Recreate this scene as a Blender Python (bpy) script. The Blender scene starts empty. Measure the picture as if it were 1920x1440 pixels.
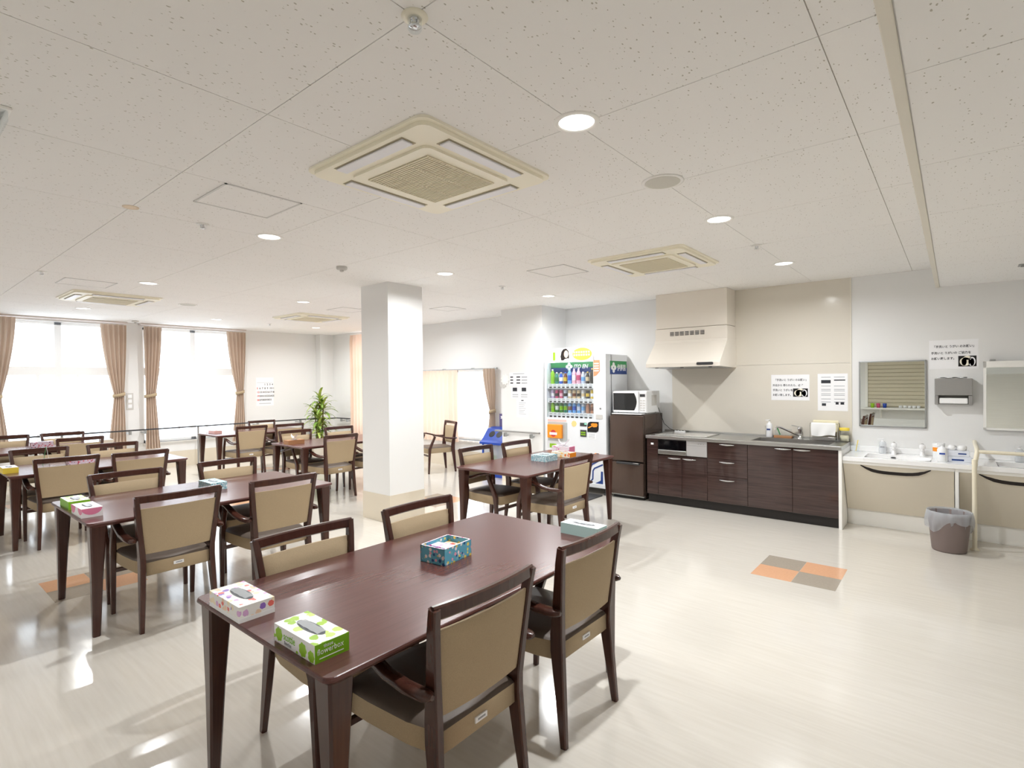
import bpy, bmesh, math, random
from math import sin, cos, pi, radians, sqrt
from mathutils import Vector, Matrix, Euler

random.seed(7)
SC = bpy.context.scene
COL = SC.collection

# ------------------------------------------------------------------ camera
F_PX, YAW, PITCH, ROLL = 1003.609, .691096, -.005697, -.009837   # focal length in pixels of a 1920 frame
CAM_Z, CEIL = 1.58, 2.70
def _basis():
    R = Matrix.Rotation(YAW, 3, 'Z')
    r = Vector((1, 0, 0)); u = Vector((0, -sin(PITCH), cos(PITCH))); f = Vector((0, cos(PITCH), sin(PITCH)))
    return R @ (r*cos(ROLL) + u*sin(ROLL)), R @ f, R @ (u*cos(ROLL) - r*sin(ROLL))
CR, CF, CU = _basis()
CO = Vector((0, 0, CAM_Z))
cd = bpy.data.cameras.new('camera'); cam = bpy.data.objects.new('camera', cd); COL.objects.link(cam)
cd.sensor_width = 36; cd.lens = F_PX*36/1920; cd.clip_start = .02
M = Matrix((CR, CU, -CF)).transposed().to_4x4(); M.translation = CO
cam.matrix_world = M
SC.camera = cam

# ------------------------------------------------------------------ sky, daylight, exposure
SKY = 3.8
w = bpy.data.worlds.new('sky'); SC.world = w; w.use_nodes = True
wb = w.node_tree.nodes['Background']
wb.inputs[0].default_value = (.82, .91, 1, 1); wb.inputs[1].default_value = SKY
VS = SC.view_settings
VS.view_transform = 'Standard'; VS.look = 'None'; VS.gamma = 1; VS.use_curve_mapping = False
VS.exposure = 0.27
LAMP_W = 24.5
LAMP_COL = (.965, .985, 1)
SC.cycles.max_bounces = 10; SC.cycles.diffuse_bounces = 6; SC.cycles.transparent_max_bounces = 12
SC.cycles.caustics_reflective = False; SC.cycles.caustics_refractive = False
def portal(name, loc, rot, sx, sy):
    l = bpy.data.lights.new(name, 'AREA'); l.shape = 'RECTANGLE'; l.size = sx; l.size_y = sy
    l.cycles.is_portal = True
    o = bpy.data.objects.new(name, l); COL.objects.link(o); o.location = loc; o.rotation_euler = rot
XW, YW, YB, XR = -11.5, 7.05, -.75, 2.6        # window wall, kitchen wall, wall behind, right wall
portal('daylight_portal', (XW-.24, 2.07, 1.56), (0, -pi/2, 0), 2.14, 1.76)
portal('daylight_portal', (XW-.24, 4.13, 1.56), (0, -pi/2, 0), 2.14, 1.76)
portal('daylight_portal', (-7.28, YW+.24, 1.15), (-pi/2, 0, 0), 2.0, 1.3)
portal('daylight_portal', (-9.65, YW+.24, 1.56), (-pi/2, 0, 0), 1.6, 2.14)

# ------------------------------------------------------------------ pixel -> point on a known plane
def ray(x, y): return CF + CR*((x-960)/F_PX) - CU*((y-720)/F_PX)
def WZ(x, y, z): d = ray(x, y); return CO + d*((z-CAM_Z)/d.z)
def WY(x, y, v): d = ray(x, y); return CO + d*(v/d.y)
def WX(x, y, v): d = ray(x, y); return CO + d*(v/d.x)

# ------------------------------------------------------------------ materials
def lin(c):
    return tuple(((v/255)/12.92 if v/255 <= .04045 else ((v/255+.055)/1.055)**2.4) for v in c) + (1,)
MATS = {}
def mat(name, rgb=(200, 200, 200), rough=.5, metal=0, noise=0, nscale=20, stretch=(1, 1, 1), bump=0, bscale=None, coat=0, trans=0, emit=0, alpha=1, rgb2=None, ior=1.45, spec=.5):
    if name in MATS: return MATS[name]
    m = bpy.data.materials.new(name); m.use_nodes = True; nt = m.node_tree; b = nt.nodes['Principled BSDF']
    c = lin(rgb); b.inputs['Base Color'].default_value = c
    b.inputs['Roughness'].default_value = rough; b.inputs['Metallic'].default_value = metal
    b.inputs['Coat Weight'].default_value = coat; b.inputs['Coat Roughness'].default_value = .08
    b.inputs['Transmission Weight'].default_value = trans; b.inputs['IOR'].default_value = ior
    b.inputs['Alpha'].default_value = alpha; b.inputs['Specular IOR Level'].default_value = spec
    if emit: b.inputs['Emission Color'].default_value = c; b.inputs['Emission Strength'].default_value = emit
    if noise or bump:
        tc = nt.nodes.new('ShaderNodeTexCoord'); mp = nt.nodes.new('ShaderNodeMapping'); nz = nt.nodes.new('ShaderNodeTexNoise')
        mp.inputs['Scale'].default_value = stretch; nz.inputs['Scale'].default_value = nscale; nz.inputs['Detail'].default_value = 6
        nt.links.new(tc.outputs['Object'], mp.inputs[0]); nt.links.new(mp.outputs[0], nz.inputs[0])
        if noise:
            cr = nt.nodes.new('ShaderNodeValToRGB')
            d = lin(rgb2) if rgb2 else tuple(v*(1-noise) for v in c[:3]) + (1,)
            e = c if rgb2 else tuple(min(1, v*(1+noise)) for v in c[:3]) + (1,)
            cr.color_ramp.elements[0].position = .3; cr.color_ramp.elements[1].position = .7
            cr.color_ramp.elements[0].color = d; cr.color_ramp.elements[1].color = e
            nt.links.new(nz.outputs['Fac'], cr.inputs[0]); nt.links.new(cr.outputs[0], b.inputs['Base Color'])
        if bump:
            bp = nt.nodes.new('ShaderNodeBump'); bp.inputs['Strength'].default_value = bump; bp.inputs['Distance'].default_value = .002
            if bscale:
                n2 = nt.nodes.new('ShaderNodeTexNoise'); n2.inputs['Scale'].default_value = bscale
                nt.links.new(mp.outputs[0], n2.inputs[0]); nt.links.new(n2.outputs['Fac'], bp.inputs['Height'])
            else: nt.links.new(nz.outputs['Fac'], bp.inputs['Height'])
            nt.links.new(bp.outputs[0], b.inputs['Normal'])
    MATS[name] = m; return m
def cloth_mat(name, rgb, transp, transl):
    m = bpy.data.materials.new(name); m.use_nodes = True; nt = m.node_tree; nt.nodes.clear()
    out = nt.nodes.new('ShaderNodeOutputMaterial'); d = nt.nodes.new('ShaderNodeBsdfDiffuse'); t = nt.nodes.new('ShaderNodeBsdfTranslucent'); x = nt.nodes.new('ShaderNodeBsdfTransparent')
    for n in (d, t): n.inputs[0].default_value = lin(rgb)
    a = nt.nodes.new('ShaderNodeMixShader'); b = nt.nodes.new('ShaderNodeMixShader')
    a.inputs[0].default_value = transl; b.inputs[0].default_value = transp
    nt.links.new(d.outputs[0], a.inputs[1]); nt.links.new(t.outputs[0], a.inputs[2])
    nt.links.new(a.outputs[0], b.inputs[1]); nt.links.new(x.outputs[0], b.inputs[2]); nt.links.new(b.outputs[0], out.inputs[0])
    MATS[name] = m; return m
def thin_glass(name, tint=(1, 1, 1), gloss=.06):
    m = bpy.data.materials.new(name); m.use_nodes = True; nt = m.node_tree; nt.nodes.clear()
    out = nt.nodes.new('ShaderNodeOutputMaterial'); g = nt.nodes.new('ShaderNodeBsdfGlossy'); x = nt.nodes.new('ShaderNodeBsdfTransparent')
    g.inputs['Roughness'].default_value = .02; x.inputs[0].default_value = tint + (1,)
    b = nt.nodes.new('ShaderNodeMixShader'); b.inputs[0].default_value = gloss
    nt.links.new(x.outputs[0], b.inputs[1]); nt.links.new(g.outputs[0], b.inputs[2]); nt.links.new(b.outputs[0], out.inputs[0])
    MATS[name] = m; return m
def ceiling_mat():
    m = mat('ceiling_board', (244, 243, 241), .9); nt = m.node_tree; b = nt.nodes['Principled BSDF']
    g = nt.nodes.new('ShaderNodeNewGeometry'); mp = nt.nodes.new('ShaderNodeMapping'); mp.inputs['Scale'].default_value = (1, .55, 1)
    nz = nt.nodes.new('ShaderNodeTexNoise'); nz.inputs['Scale'].default_value = 60; nz.inputs['Detail'].default_value = 2
    mixv = nt.nodes.new('ShaderNodeVectorMath'); mixv.operation = 'SCALE'; mixv.inputs[3].default_value = .011
    add = nt.nodes.new('ShaderNodeVectorMath'); add.operation = 'ADD'
    vo = nt.nodes.new('ShaderNodeTexVoronoi'); vo.inputs['Scale'].default_value = 84
    nt.links.new(g.outputs['Position'], mp.inputs[0]); nt.links.new(mp.outputs[0], nz.inputs[0])
    nt.links.new(nz.outputs['Color'], mixv.inputs[0]); nt.links.new(mp.outputs[0], add.inputs[0]); nt.links.new(mixv.outputs[0], add.inputs[1])
    nt.links.new(add.outputs[0], vo.inputs[0])
    sp = nt.nodes.new('ShaderNodeSeparateColor'); nt.links.new(vo.outputs['Color'], sp.inputs[0])
    thr = nt.nodes.new('ShaderNodeMath'); thr.operation = 'MULTIPLY_ADD'; thr.inputs[1].default_value = .42; thr.inputs[2].default_value = -.17
    nt.links.new(sp.outputs[0], thr.inputs[0])
    lt = nt.nodes.new('ShaderNodeMath'); lt.operation = 'LESS_THAN'; nt.links.new(vo.outputs['Distance'], lt.inputs[0]); nt.links.new(thr.outputs[0], lt.inputs[1])
    mx = nt.nodes.new('ShaderNodeMix'); mx.data_type = 'RGBA'; mx.inputs[6].default_value = lin((244, 243, 241)); mx.inputs[7].default_value = lin((190, 186, 176))
    nt.links.new(lt.outputs[0], mx.inputs[0]); nt.links.new(mx.outputs[2], b.inputs['Base Color'])
    return m
def floor_mat():
    m = mat('floor_vinyl', (213, 208, 199), .14, coat=.35); nt = m.node_tree; b = nt.nodes['Principled BSDF']
    g = nt.nodes.new('ShaderNodeNewGeometry'); mp = nt.nodes.new('ShaderNodeMapping'); mp.inputs['Scale'].default_value = (.6, 9, 1)
    nz = nt.nodes.new('ShaderNodeTexNoise'); nz.inputs['Scale'].default_value = 5; nz.inputs['Detail'].default_value = 8
    nt.links.new(g.outputs['Position'], mp.inputs[0]); nt.links.new(mp.outputs[0], nz.inputs[0])
    cr = nt.nodes.new('ShaderNodeValToRGB'); cr.color_ramp.elements[0].position = .3; cr.color_ramp.elements[1].position = .75
    cr.color_ramp.elements[0].color = lin((209, 203, 193)); cr.color_ramp.elements[1].color = lin((217, 212, 203))
    nt.links.new(nz.outputs['Fac'], cr.inputs[0]); nt.links.new(cr.outputs[0], b.inputs['Base Color'])
    n2 = nt.nodes.new('ShaderNodeTexNoise'); n2.inputs['Scale'].default_value = 14; n2.inputs['Detail'].default_value = 2
    nt.links.new(g.outputs['Position'], n2.inputs[0])
    bp = nt.nodes.new('ShaderNodeBump'); bp.inputs['Strength'].default_value = .12; bp.inputs['Distance'].default_value = .0012
    nt.links.new(n2.outputs['Fac'], bp.inputs['Height']); nt.links.new(bp.outputs[0], b.inputs['Normal']); nt.links.new(bp.outputs[0], b.inputs['Coat Normal'])
    return m
def wood_mat(name, c1, c2, rough, axis, coat=.3):
    m = mat(name, c1, rough, coat=coat); nt = m.node_tree; b = nt.nodes['Principled BSDF']
    tc = nt.nodes.new('ShaderNodeTexCoord'); mp = nt.nodes.new('ShaderNodeMapping'); s = [34, 34, 34]; s[axis] = 1.3; mp.inputs['Scale'].default_value = s
    nz = nt.nodes.new('ShaderNodeTexNoise'); nz.inputs['Scale'].default_value = 2.2; nz.inputs['Detail'].default_value = 4; nz.inputs['Roughness'].default_value = .65
    nt.links.new(tc.outputs['Object'], mp.inputs[0]); nt.links.new(mp.outputs[0], nz.inputs[0])
    cr = nt.nodes.new('ShaderNodeValToRGB'); cr.color_ramp.elements[0].position = .32; cr.color_ramp.elements[1].position = .7
    cr.color_ramp.elements[0].color = lin(c2); cr.color_ramp.elements[1].color = lin(c1)
    nt.links.new(nz.outputs['Fac'], cr.inputs[0]); nt.links.new(cr.outputs[0], b.inputs['Base Color'])
    return m
def print_mat(name, base, spots, scale, thr=.38, rough=.45):
    """printed cardboard: random coloured blossoms on a base colour"""
    m = mat(name, base, rough); nt = m.node_tree; b = nt.nodes['Principled BSDF']
    tc = nt.nodes.new('ShaderNodeTexCoord'); vo = nt.nodes.new('ShaderNodeTexVoronoi'); vo.inputs['Scale'].default_value = scale
    nz = nt.nodes.new('ShaderNodeTexNoise'); nz.inputs['Scale'].default_value = scale*2.2
    sc = nt.nodes.new('ShaderNodeVectorMath'); sc.operation = 'SCALE'; sc.inputs[3].default_value = .35/scale
    ad = nt.nodes.new('ShaderNodeVectorMath'); ad.operation = 'ADD'
    nt.links.new(tc.outputs['Object'], nz.inputs[0]); nt.links.new(nz.outputs['Color'], sc.inputs[0]); nt.links.new(tc.outputs['Object'], ad.inputs[0]); nt.links.new(sc.outputs[0], ad.inputs[1]); nt.links.new(ad.outputs[0], vo.inputs[0])
    sp = nt.nodes.new('ShaderNodeSeparateColor'); nt.links.new(vo.outputs['Color'], sp.inputs[0])
    cr = nt.nodes.new('ShaderNodeValToRGB'); cr.color_ramp.interpolation = 'CONSTANT'
    for k, s in enumerate(spots):
        e = cr.color_ramp.elements[k] if k < 2 else cr.color_ramp.elements.new(k/len(spots))
        e.position = k/len(spots); e.color = lin(s)
    nt.links.new(sp.outputs[1], cr.inputs[0])
    lt = nt.nodes.new('ShaderNodeMath'); lt.operation = 'LESS_THAN'; lt.inputs[1].default_value = thr; nt.links.new(vo.outputs['Distance'], lt.inputs[0])
    mx = nt.nodes.new('ShaderNodeMix'); mx.data_type = 'RGBA'; mx.inputs[6].default_value = lin(base)
    nt.links.new(lt.outputs[0], mx.inputs[0]); nt.links.new(cr.outputs[0], mx.inputs[7]); nt.links.new(mx.outputs[2], b.inputs['Base Color'])
    return m

ceiling_mat(); floor_mat()
mat('wall_paint', (235, 235, 234), .75, bump=.08, nscale=180)
mat('baseboard', (222, 212, 194), .35)
mat('white_paint', (245, 244, 240), .45)
mat('beam_trim', (228, 223, 210), .5)
mat('joint', (196, 190, 178), .9)
wood_mat('table_wood', (98, 62, 57), (90, 55, 51), .27, 1, coat=.05)
wood_mat('frame_wood', (76, 44, 34), (64, 35, 28), .25, 2)
mat('back_fabric', (178, 158, 128), .8, noise=.06, nscale=260, bump=.15)
mat('seat_vinyl', (104, 92, 82), .5, noise=.05, nscale=200, bump=.1)
mat('alu', (176, 178, 178), .35, .8); mat('steel', (196, 196, 194), .28, 1); mat('chrome', (225, 226, 228), .08, 1)
mat('grey_plastic', (148, 146, 143), .45); mat('dark_grey', (58, 58, 60), .4); mat('black', (18, 18, 20), .3); mat('black_glass', (10, 10, 13), .05, coat=.5)
mat('grey_light', (206, 204, 200), .5); mat('cream', (248, 243, 224), .45); mat('grille', (226, 218, 192), .6); mat('cream_dark', (176, 167, 142), .7)
mat('louver', (236, 236, 240), .4); mat('white_gloss', (246, 246, 246), .12, coat=.4); mat('white_plastic', (240, 241, 242), .35)
mat('vending_white', (229, 232, 236), .3); mat('hood', (232, 225, 214), .3, coat=.2); mat('kitchen_panel', (224, 218, 206), .16, coat=.3)
wood_mat('cabinet_door', (74, 54, 50), (50, 35, 33), .1, 0, coat=.6)
mat('kick', (38, 34, 33), .4); mat('fridge', (84, 68, 60), .22, .35, noise=.05, nscale=90, stretch=(1, 1, .05), coat=.3)
mat('mirror', (236, 240, 236), .01, 1)
mat('paper', (246, 246, 248), .7); mat('ink', (52, 54, 60), .8); mat('ink_light', (158, 160, 166), .8)
mat('tile_orange', (220, 170, 134), .2, noise=.04, nscale=60, coat=.3); mat('tile_grey', (168, 158, 144), .2, noise=.05, nscale=60, coat=.3)
mat('green_leaf', (122, 158, 62), .45, noise=.2, nscale=14, rgb2=(196, 204, 110)); mat('dark_leaf', (84, 126, 48), .45, noise=.2, nscale=12, rgb2=(150, 178, 84)); mat('cane', (120, 98, 70), .8); mat('pot', (226, 222, 214), .5); mat('soil', (58, 44, 34), .9)
mat('bin_plastic', (124, 110, 106), .5); mat('basin_panel', (222, 214, 198), .35); mat('pipe_cream', (236, 228, 206), .35)
mat('orange', (245, 150, 40), .4); mat('blue_bin', (36, 72, 170), .35); mat('green', (48, 140, 78), .45); mat('navy', (30, 62, 132), .45); mat('purple', (98, 88, 132), .6)
mat('yellow', (240, 214, 80), .45); mat('lime', (150, 200, 40), .45); mat('pink', (236, 140, 176), .5); mat('skin', (238, 206, 182), .6); mat('hair', (34, 26, 24), .5); mat('red', (206, 60, 52), .5)
mat('tissue', (250, 250, 250), .9); mat('slot_dark', (104, 108, 112), .6); mat('film', (226, 230, 234), .12, alpha=.55)
mat('lens', (255, 252, 246), .3, emit=4.0); mat('shutter', (214, 206, 184), .4)
cloth_mat('sheer', (250, 250, 252), .86, .6); cloth_mat('drape', (204, 184, 166), 0, .2); cloth_mat('bag', (222, 226, 232), .5, .4)
thin_glass('pane'); thin_glass('clear_plastic', (.95, .97, .98), .07); cloth_mat('drape_sunlit', (236, 212, 194), 0, .3)  # same drape fabric for the far wall, glow of sun behind it put into paler colour

# ------------------------------------------------------------------ mesh building
class MB:
    def __init__(s): s.v = []; s.f = []; s.m = []; s.smooth = []
    def add(s, vs, fs, mi=0, smooth=False):
        n = len(s.v); s.v += [tuple(v) for v in vs]; s.f += [tuple(i+n for i in f) for f in fs]
        s.m += [mi]*len(fs); s.smooth += [smooth]*len(fs); return s
    def _bm(s, bm, mi, smooth):
        bm.verts.index_update()
        s.add([v.co[:] for v in bm.verts], [[v.index for v in f.verts] for f in bm.faces], mi, smooth); bm.free(); return s
    def box(s, x0, x1, y0, y1, z0, z1, bev=0, seg=2, mi=0):
        x0, x1 = sorted((x0, x1)); y0, y1 = sorted((y0, y1)); z0, z1 = sorted((z0, z1))
        if not bev:
            return s.add([(x, y, z) for z in (z0, z1) for y in (y0, y1) for x in (x0, x1)], [(0, 2, 3, 1), (4, 5, 7, 6), (0, 1, 5, 4), (2, 6, 7, 3), (0, 4, 6, 2), (1, 3, 7, 5)], mi)
        bm = bmesh.new(); bmesh.ops.create_cube(bm, size=1)
        for v in bm.verts: v.co = Vector(((x0+x1)/2+v.co.x*(x1-x0), (y0+y1)/2+v.co.y*(y1-y0), (z0+z1)/2+v.co.z*(z1-z0)))
        bmesh.ops.bevel(bm, geom=bm.edges[:], offset=min(bev, .49*min(x1-x0, y1-y0, z1-z0)), segments=seg, affect='EDGES', profile=.6)
        return s._bm(bm, mi, False)
    def prism(s, poly, z0, z1, axis='z', mi=0, smooth=False):
        """poly in (a,b); axis z:(x,y) y:(x,z) x:(y,z)"""
        def P(a, b, c): return (a, b, c) if axis == 'z' else ((a, c, b) if axis == 'y' else (c, a, b))
        n = len(poly); vs = [P(a, b, z0) for a, b in poly] + [P(a, b, z1) for a, b in poly]
        s.add(vs, [tuple(range(n-1, -1, -1)), tuple(range(n, 2*n))], mi)
        s.add(vs, [(i, (i+1) % n, n+(i+1) % n, n+i) for i in range(n)], mi, smooth); return s
    def sweep(s, pts, secs, side=(0, 1, 0), mi=0, bev=0, smooth=False, n=0):
        """rectangular (n=0) or elliptical section (half sizes a along side, b across) along points"""
        side = Vector(side); P = [Vector(p) for p in pts]; rings = []
        for i, p in enumerate(P):
            t = ((P[min(i+1, len(P)-1)]-P[i]).normalized() + (P[i]-P[max(i-1, 0)]).normalized()).normalized()
            sd = (side - t*side.dot(t)).normalized(); up = t.cross(sd); a, b = secs[i] if isinstance(secs, list) else secs
            if n: rings.append([p+sd*a*cos(2*pi*k/n)+up*b*sin(2*pi*k/n) for k in range(n)])
            elif bev:
                q = []
                for sx, sy in ((1, 1), (-1, 1), (-1, -1), (1, -1)):
                    e1 = p+sd*sx*(a-bev)+up*sy*b; e2 = p+sd*sx*a+up*sy*(b-bev)
                    q += [e2, e1] if sx*sy > 0 else [e1, e2]
                rings.append(q)
            else: rings.append([p+sd*a*sx+up*b*sy for sx, sy in ((1, 1), (-1, 1), (-1, -1), (1, -1))])
        k = len(rings[0]); vs = [v for r in rings for v in r]
        fs = [(i*k+j, i*k+(j+1) % k, (i+1)*k+(j+1) % k, (i+1)*k+j) for i in range(len(rings)-1) for j in range(k)]
        s.add(vs, fs, mi, smooth); s.add(vs, [tuple(range(k-1, -1, -1)), tuple(range((len(rings)-1)*k, len(rings)*k))], mi); return s
    def tube(s, pts, r, n=10, mi=0):
        P = [Vector(p) for p in pts]; d = P[-1]-P[0]
        side = Vector((0, 0, 1)) if abs(d.z) < .7*d.length else Vector((1, 0, 0))
        if abs((P[1]-P[0]).normalized().dot(side)) > .95 or abs((P[-1]-P[-2]).normalized().dot(side)) > .95: side = Vector((.43, .71, .55))
        return s.sweep(pts, (r, r), side, mi, 0, True, n)
    def lathe(s, prof, c=(0, 0, 0), n=20, mi=0, smooth=True, sx=1, sy=1, caps=True):
        k = len(prof); vs = [(c[0]+sx*r*cos(2*pi*j/n), c[1]+sy*r*sin(2*pi*j/n), c[2]+z) for r, z in prof for j in range(n)]
        s.add(vs, [(i*n+j, i*n+(j+1) % n, (i+1)*n+(j+1) % n, (i+1)*n+j) for i in range(k-1) for j in range(n)], mi, smooth)
        if caps: s.add(vs, [tuple(range(n-1, -1, -1)), tuple(range((k-1)*n, k*n))], mi)
        return s
    def grid(s, fn, nu, nv, mi=0, smooth=True):
        vs = [fn(i/nu, j/nv) for j in range(nv+1) for i in range(nu+1)]
        s.add(vs, [(j*(nu+1)+i, j*(nu+1)+i+1, (j+1)*(nu+1)+i+1, (j+1)*(nu+1)+i) for j in range(nv) for i in range(nu)], mi, smooth); return s
    def mesh(s, name, mats):
        me = bpy.data.meshes.new(name); me.from_pydata(s.v, [], s.f)
        for m in ([mats] if isinstance(mats, str) else mats): me.materials.append(MATS[m])
        me.polygons.foreach_set('material_index', s.m); me.polygons.foreach_set('use_smooth', s.smooth); me.update(); return me
    def build(s, name, mats, parent=None, world=False, label=None):
        if parent is not None and world:
            o = parent.location if parent.parent is None else parent.parent.location
            s.v = [(v[0]-o.x, v[1]-o.y, v[2]-o.z) for v in s.v]
        elif parent is None:                                    # a thing of one mesh: origin at its base
            xs, ys, zs = zip(*s.v); o = Vector(((min(xs)+max(xs))/2, (min(ys)+max(ys))/2, min(zs)))
            s.v = [(v[0]-o.x, v[1]-o.y, v[2]-o.z) for v in s.v]
        ob = bpy.data.objects.new(name, s.mesh(name, mats)); COL.objects.link(ob)
        if parent is None: ob.location = o
        else: ob.parent = parent
        if label: ob['label'] = label
        return ob
def rrect(x0, x1, y0, y1, r, n=5):
    p = []
    for cx, cy, a in ((x1-r, y1-r, 0), (x0+r, y1-r, pi/2), (x0+r, y0+r, pi), (x1-r, y0+r, 1.5*pi)):
        p += [(cx+r*cos(a+k/n*pi/2), cy+r*sin(a+k/n*pi/2)) for k in range(n+1)]
    return p
def circ(x, y, rx, ry=None, n=20): ry = ry or rx; return [(x+rx*cos(2*pi*k/n), y+ry*sin(2*pi*k/n)) for k in range(n)]
def tag(o, label, cat, group=None):
    o['label'] = label; o['category'] = cat
    if group: o['group'] = group
    return o
def thing(name, label, cat, loc=(0, 0, 0), rz=0, group=None):
    o = bpy.data.objects.new(name, None); COL.objects.link(o); o.location = loc; o.rotation_euler = (0, 0, rz); o.empty_display_size = .1
    return tag(o, label, cat, group)
def struct(mb, name, mats):
    o = mb.build(name, mats); o['kind'] = 'structure'; return o
def copy_thing(root, label=None, loc=None, rz=None):
    c = root.copy(); COL.objects.link(c)
    if loc is not None: c.location = loc
    if rz is not None: c.rotation_euler = (0, 0, rz)
    if label: c['label'] = label
    for ch in list(root.children):
        d = ch.copy(); COL.objects.link(d); d.parent = c
        for g in list(ch.children):
            e = g.copy(); COL.objects.link(e); e.parent = d
    return c
def text(body, size, loc, rot, m, parent, name='lettering', shear=0, sx=1, align='LEFT', bold=0, dep=.0004):
    cu = bpy.data.curves.new('t', 'FONT'); cu.body = body; cu.size = size; cu.extrude = dep; cu.shear = shear; cu.align_x = align; cu.offset = bold; cu.resolution_u = 2
    t = bpy.data.objects.new('t', cu); COL.objects.link(t)
    bpy.context.view_layer.update()
    me = bpy.data.meshes.new_from_object(t.evaluated_get(bpy.context.evaluated_depsgraph_get()))
    bpy.data.objects.remove(t); bpy.data.curves.remove(cu)
    R = Euler(rot).to_matrix().to_4x4(); base = parent.location if parent.parent is None else parent.parent.location
    me.transform(Matrix.Translation(Vector(loc)-base) @ R @ Matrix.Diagonal((sx, 1, 1, 1)))
    me.materials.clear(); me.materials.append(MATS[m])
    o = bpy.data.objects.new(name, me); COL.objects.link(o); o.parent = parent; return o
FRONT = (pi/2, 0, 0); EAST = (pi/2, 0, pi/2)          # text facing -y / facing +x

# ------------------------------------------------------------------ the room
fl = struct(MB().box(XW-.1, XR+.1, YB-.1, YW+.1, -.1, 0), 'floor', 'floor_vinyl')
tile_me = None
for cx, cy in ((-.985, 4.85), (-.985, 1.155), (-5.34, 1.155), (-5.34, 4.85), (-9.7, 1.155), (-9.7, 4.85), (-3.16, 3.0), (-7.5, 3.0)):
    for i in (0, 1):
        for j in (0, 1):
            MB().box(cx-.298+i*.299, cx-.001+i*.299, cy-.29+j*.291, cy-.001+j*.291, -.002, .0006).build('floor_tile', 'tile_grey' if i != j else 'tile_orange', fl, True)
ce = struct(MB().box(XW-.1, -.10, YB-.1, YW+.1, CEIL+.006, CEIL+.1), 'ceiling', 'joint')
xs = [XW] + [-1.27-.93*k for k in range(10, -2, -1)] + [-.10]
ys = [YB] + [1.08+.925*k for k in range(-1, 7)] + [YW]
for a, b in zip(xs[:-1], xs[1:]):
    for c, d in zip(ys[:-1], ys[1:]):
        MB().box(a+.0018, b-.0018, c+.0018, d-.0018, CEIL, CEIL+.008).build('ceiling_panel', 'ceiling_board', ce, True)
SO = 2.50
so = struct(MB().box(-.135, XR+.1, YB-.1, YW+.1, SO+.006, CEIL+.1), 'ceiling_soffit', 'wall_paint')
MB().box(-.15, -.115, YB, YW, SO-.003, SO+.03, .004).build('edge_trim', 'beam_trim', so, True)
for c, d in zip([YB, .18, 1.10, 2.025, 2.945, 3.86, 4.78, 5.70, 6.62], [.18, 1.10, 2.025, 2.945, 3.86, 4.78, 5.70, 6.62, YW]):
    for a, b in ((-.113, 1.70), (1.70, XR)):
        MB().box(a+.0018, b-.0018, c+.0018, d-.0018, SO, SO+.008).build('ceiling_panel', 'ceiling_board', so, True)
# window wall with two tall windows
def wall_with_holes(name, axis, pos, thick, a0, a1, holes):
    mb = MB(); z0, z1 = 0, CEIL
    def bx(p, q, r, s_):
        if q-p < 1e-4 or s_-r < 1e-4: return
        if axis == 'x': mb.box(pos-thick, pos, p, q, r, s_)
        else: mb.box(p, q, pos, pos+thick, r, s_)
    cur = a0
    for h0, h1, b, t in sorted(holes):
        bx(cur, h0, z0, z1); bx(h0, h1, z0, b); bx(h0, h1, t, z1); cur = h1
    bx(cur, a1, z0, z1)
    return struct(mb, name, 'wall_paint')
W1, W2 = (1.19, 2.95, .50, 2.64), (3.26, 5.00, .50, 2.64)
WA, WB = (-8.28, -6.26, .50, 1.80), (-10.42, -8.85, .50, 2.64)
wall_with_holes('wall_left', 'x', XW, .2, YB-.1, YW+.1, [W1, W2])
wall_with_holes('wall_back', 'y', YW, .2, XW, XR+.1, [WA, WB])
struct(MB().box(XW-.1, XR+.1, YB-.1, YB, 0, CEIL), 'wall_front', 'wall_paint')
struct(MB().box(XR, XR+.1, YB, YW, 0, CEIL), 'wall_right', 'wall_paint')
struct(MB().box(-11.5, -11.30, 6.72, YW, 0, CEIL), 'wall_corner_column', 'wall_paint')
struct(MB().box(-5.52, -4.72, 6.42, YW, 0, CEIL), 'wall_box', 'wall_paint')
PX0, PX1, PY0, PY1 = -5.36, -4.86, 3.72, 4.22
pil = struct(MB().box(PX0, PX1, PY0, PY1, 0, CEIL), 'wall_pillar', 'wall_paint')
MB().box(PX0-.004, PX1+.004, PY0-.004, PY1+.004, 0, .31).build('pillar_skirting', 'baseboard', pil, True)
struct(MB().box(XW, XW+.006, YB, 6.72, 0, .30).box(XW, -11.294, 6.714, 6.72, 0, .30), 'baseboard_left', 'baseboard')
struct(MB().box(-11.30, -5.52, YW-.006, YW, 0, .30), 'baseboard_back', 'baseboard')
struct(MB().box(-5.526, -4.714, 6.414, 6.42, 0, .30), 'baseboard_box', 'baseboard')
struct(MB().box(.99, XR, YW-.006, YW, 0, .10), 'baseboard_right', 'baseboard')

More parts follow.
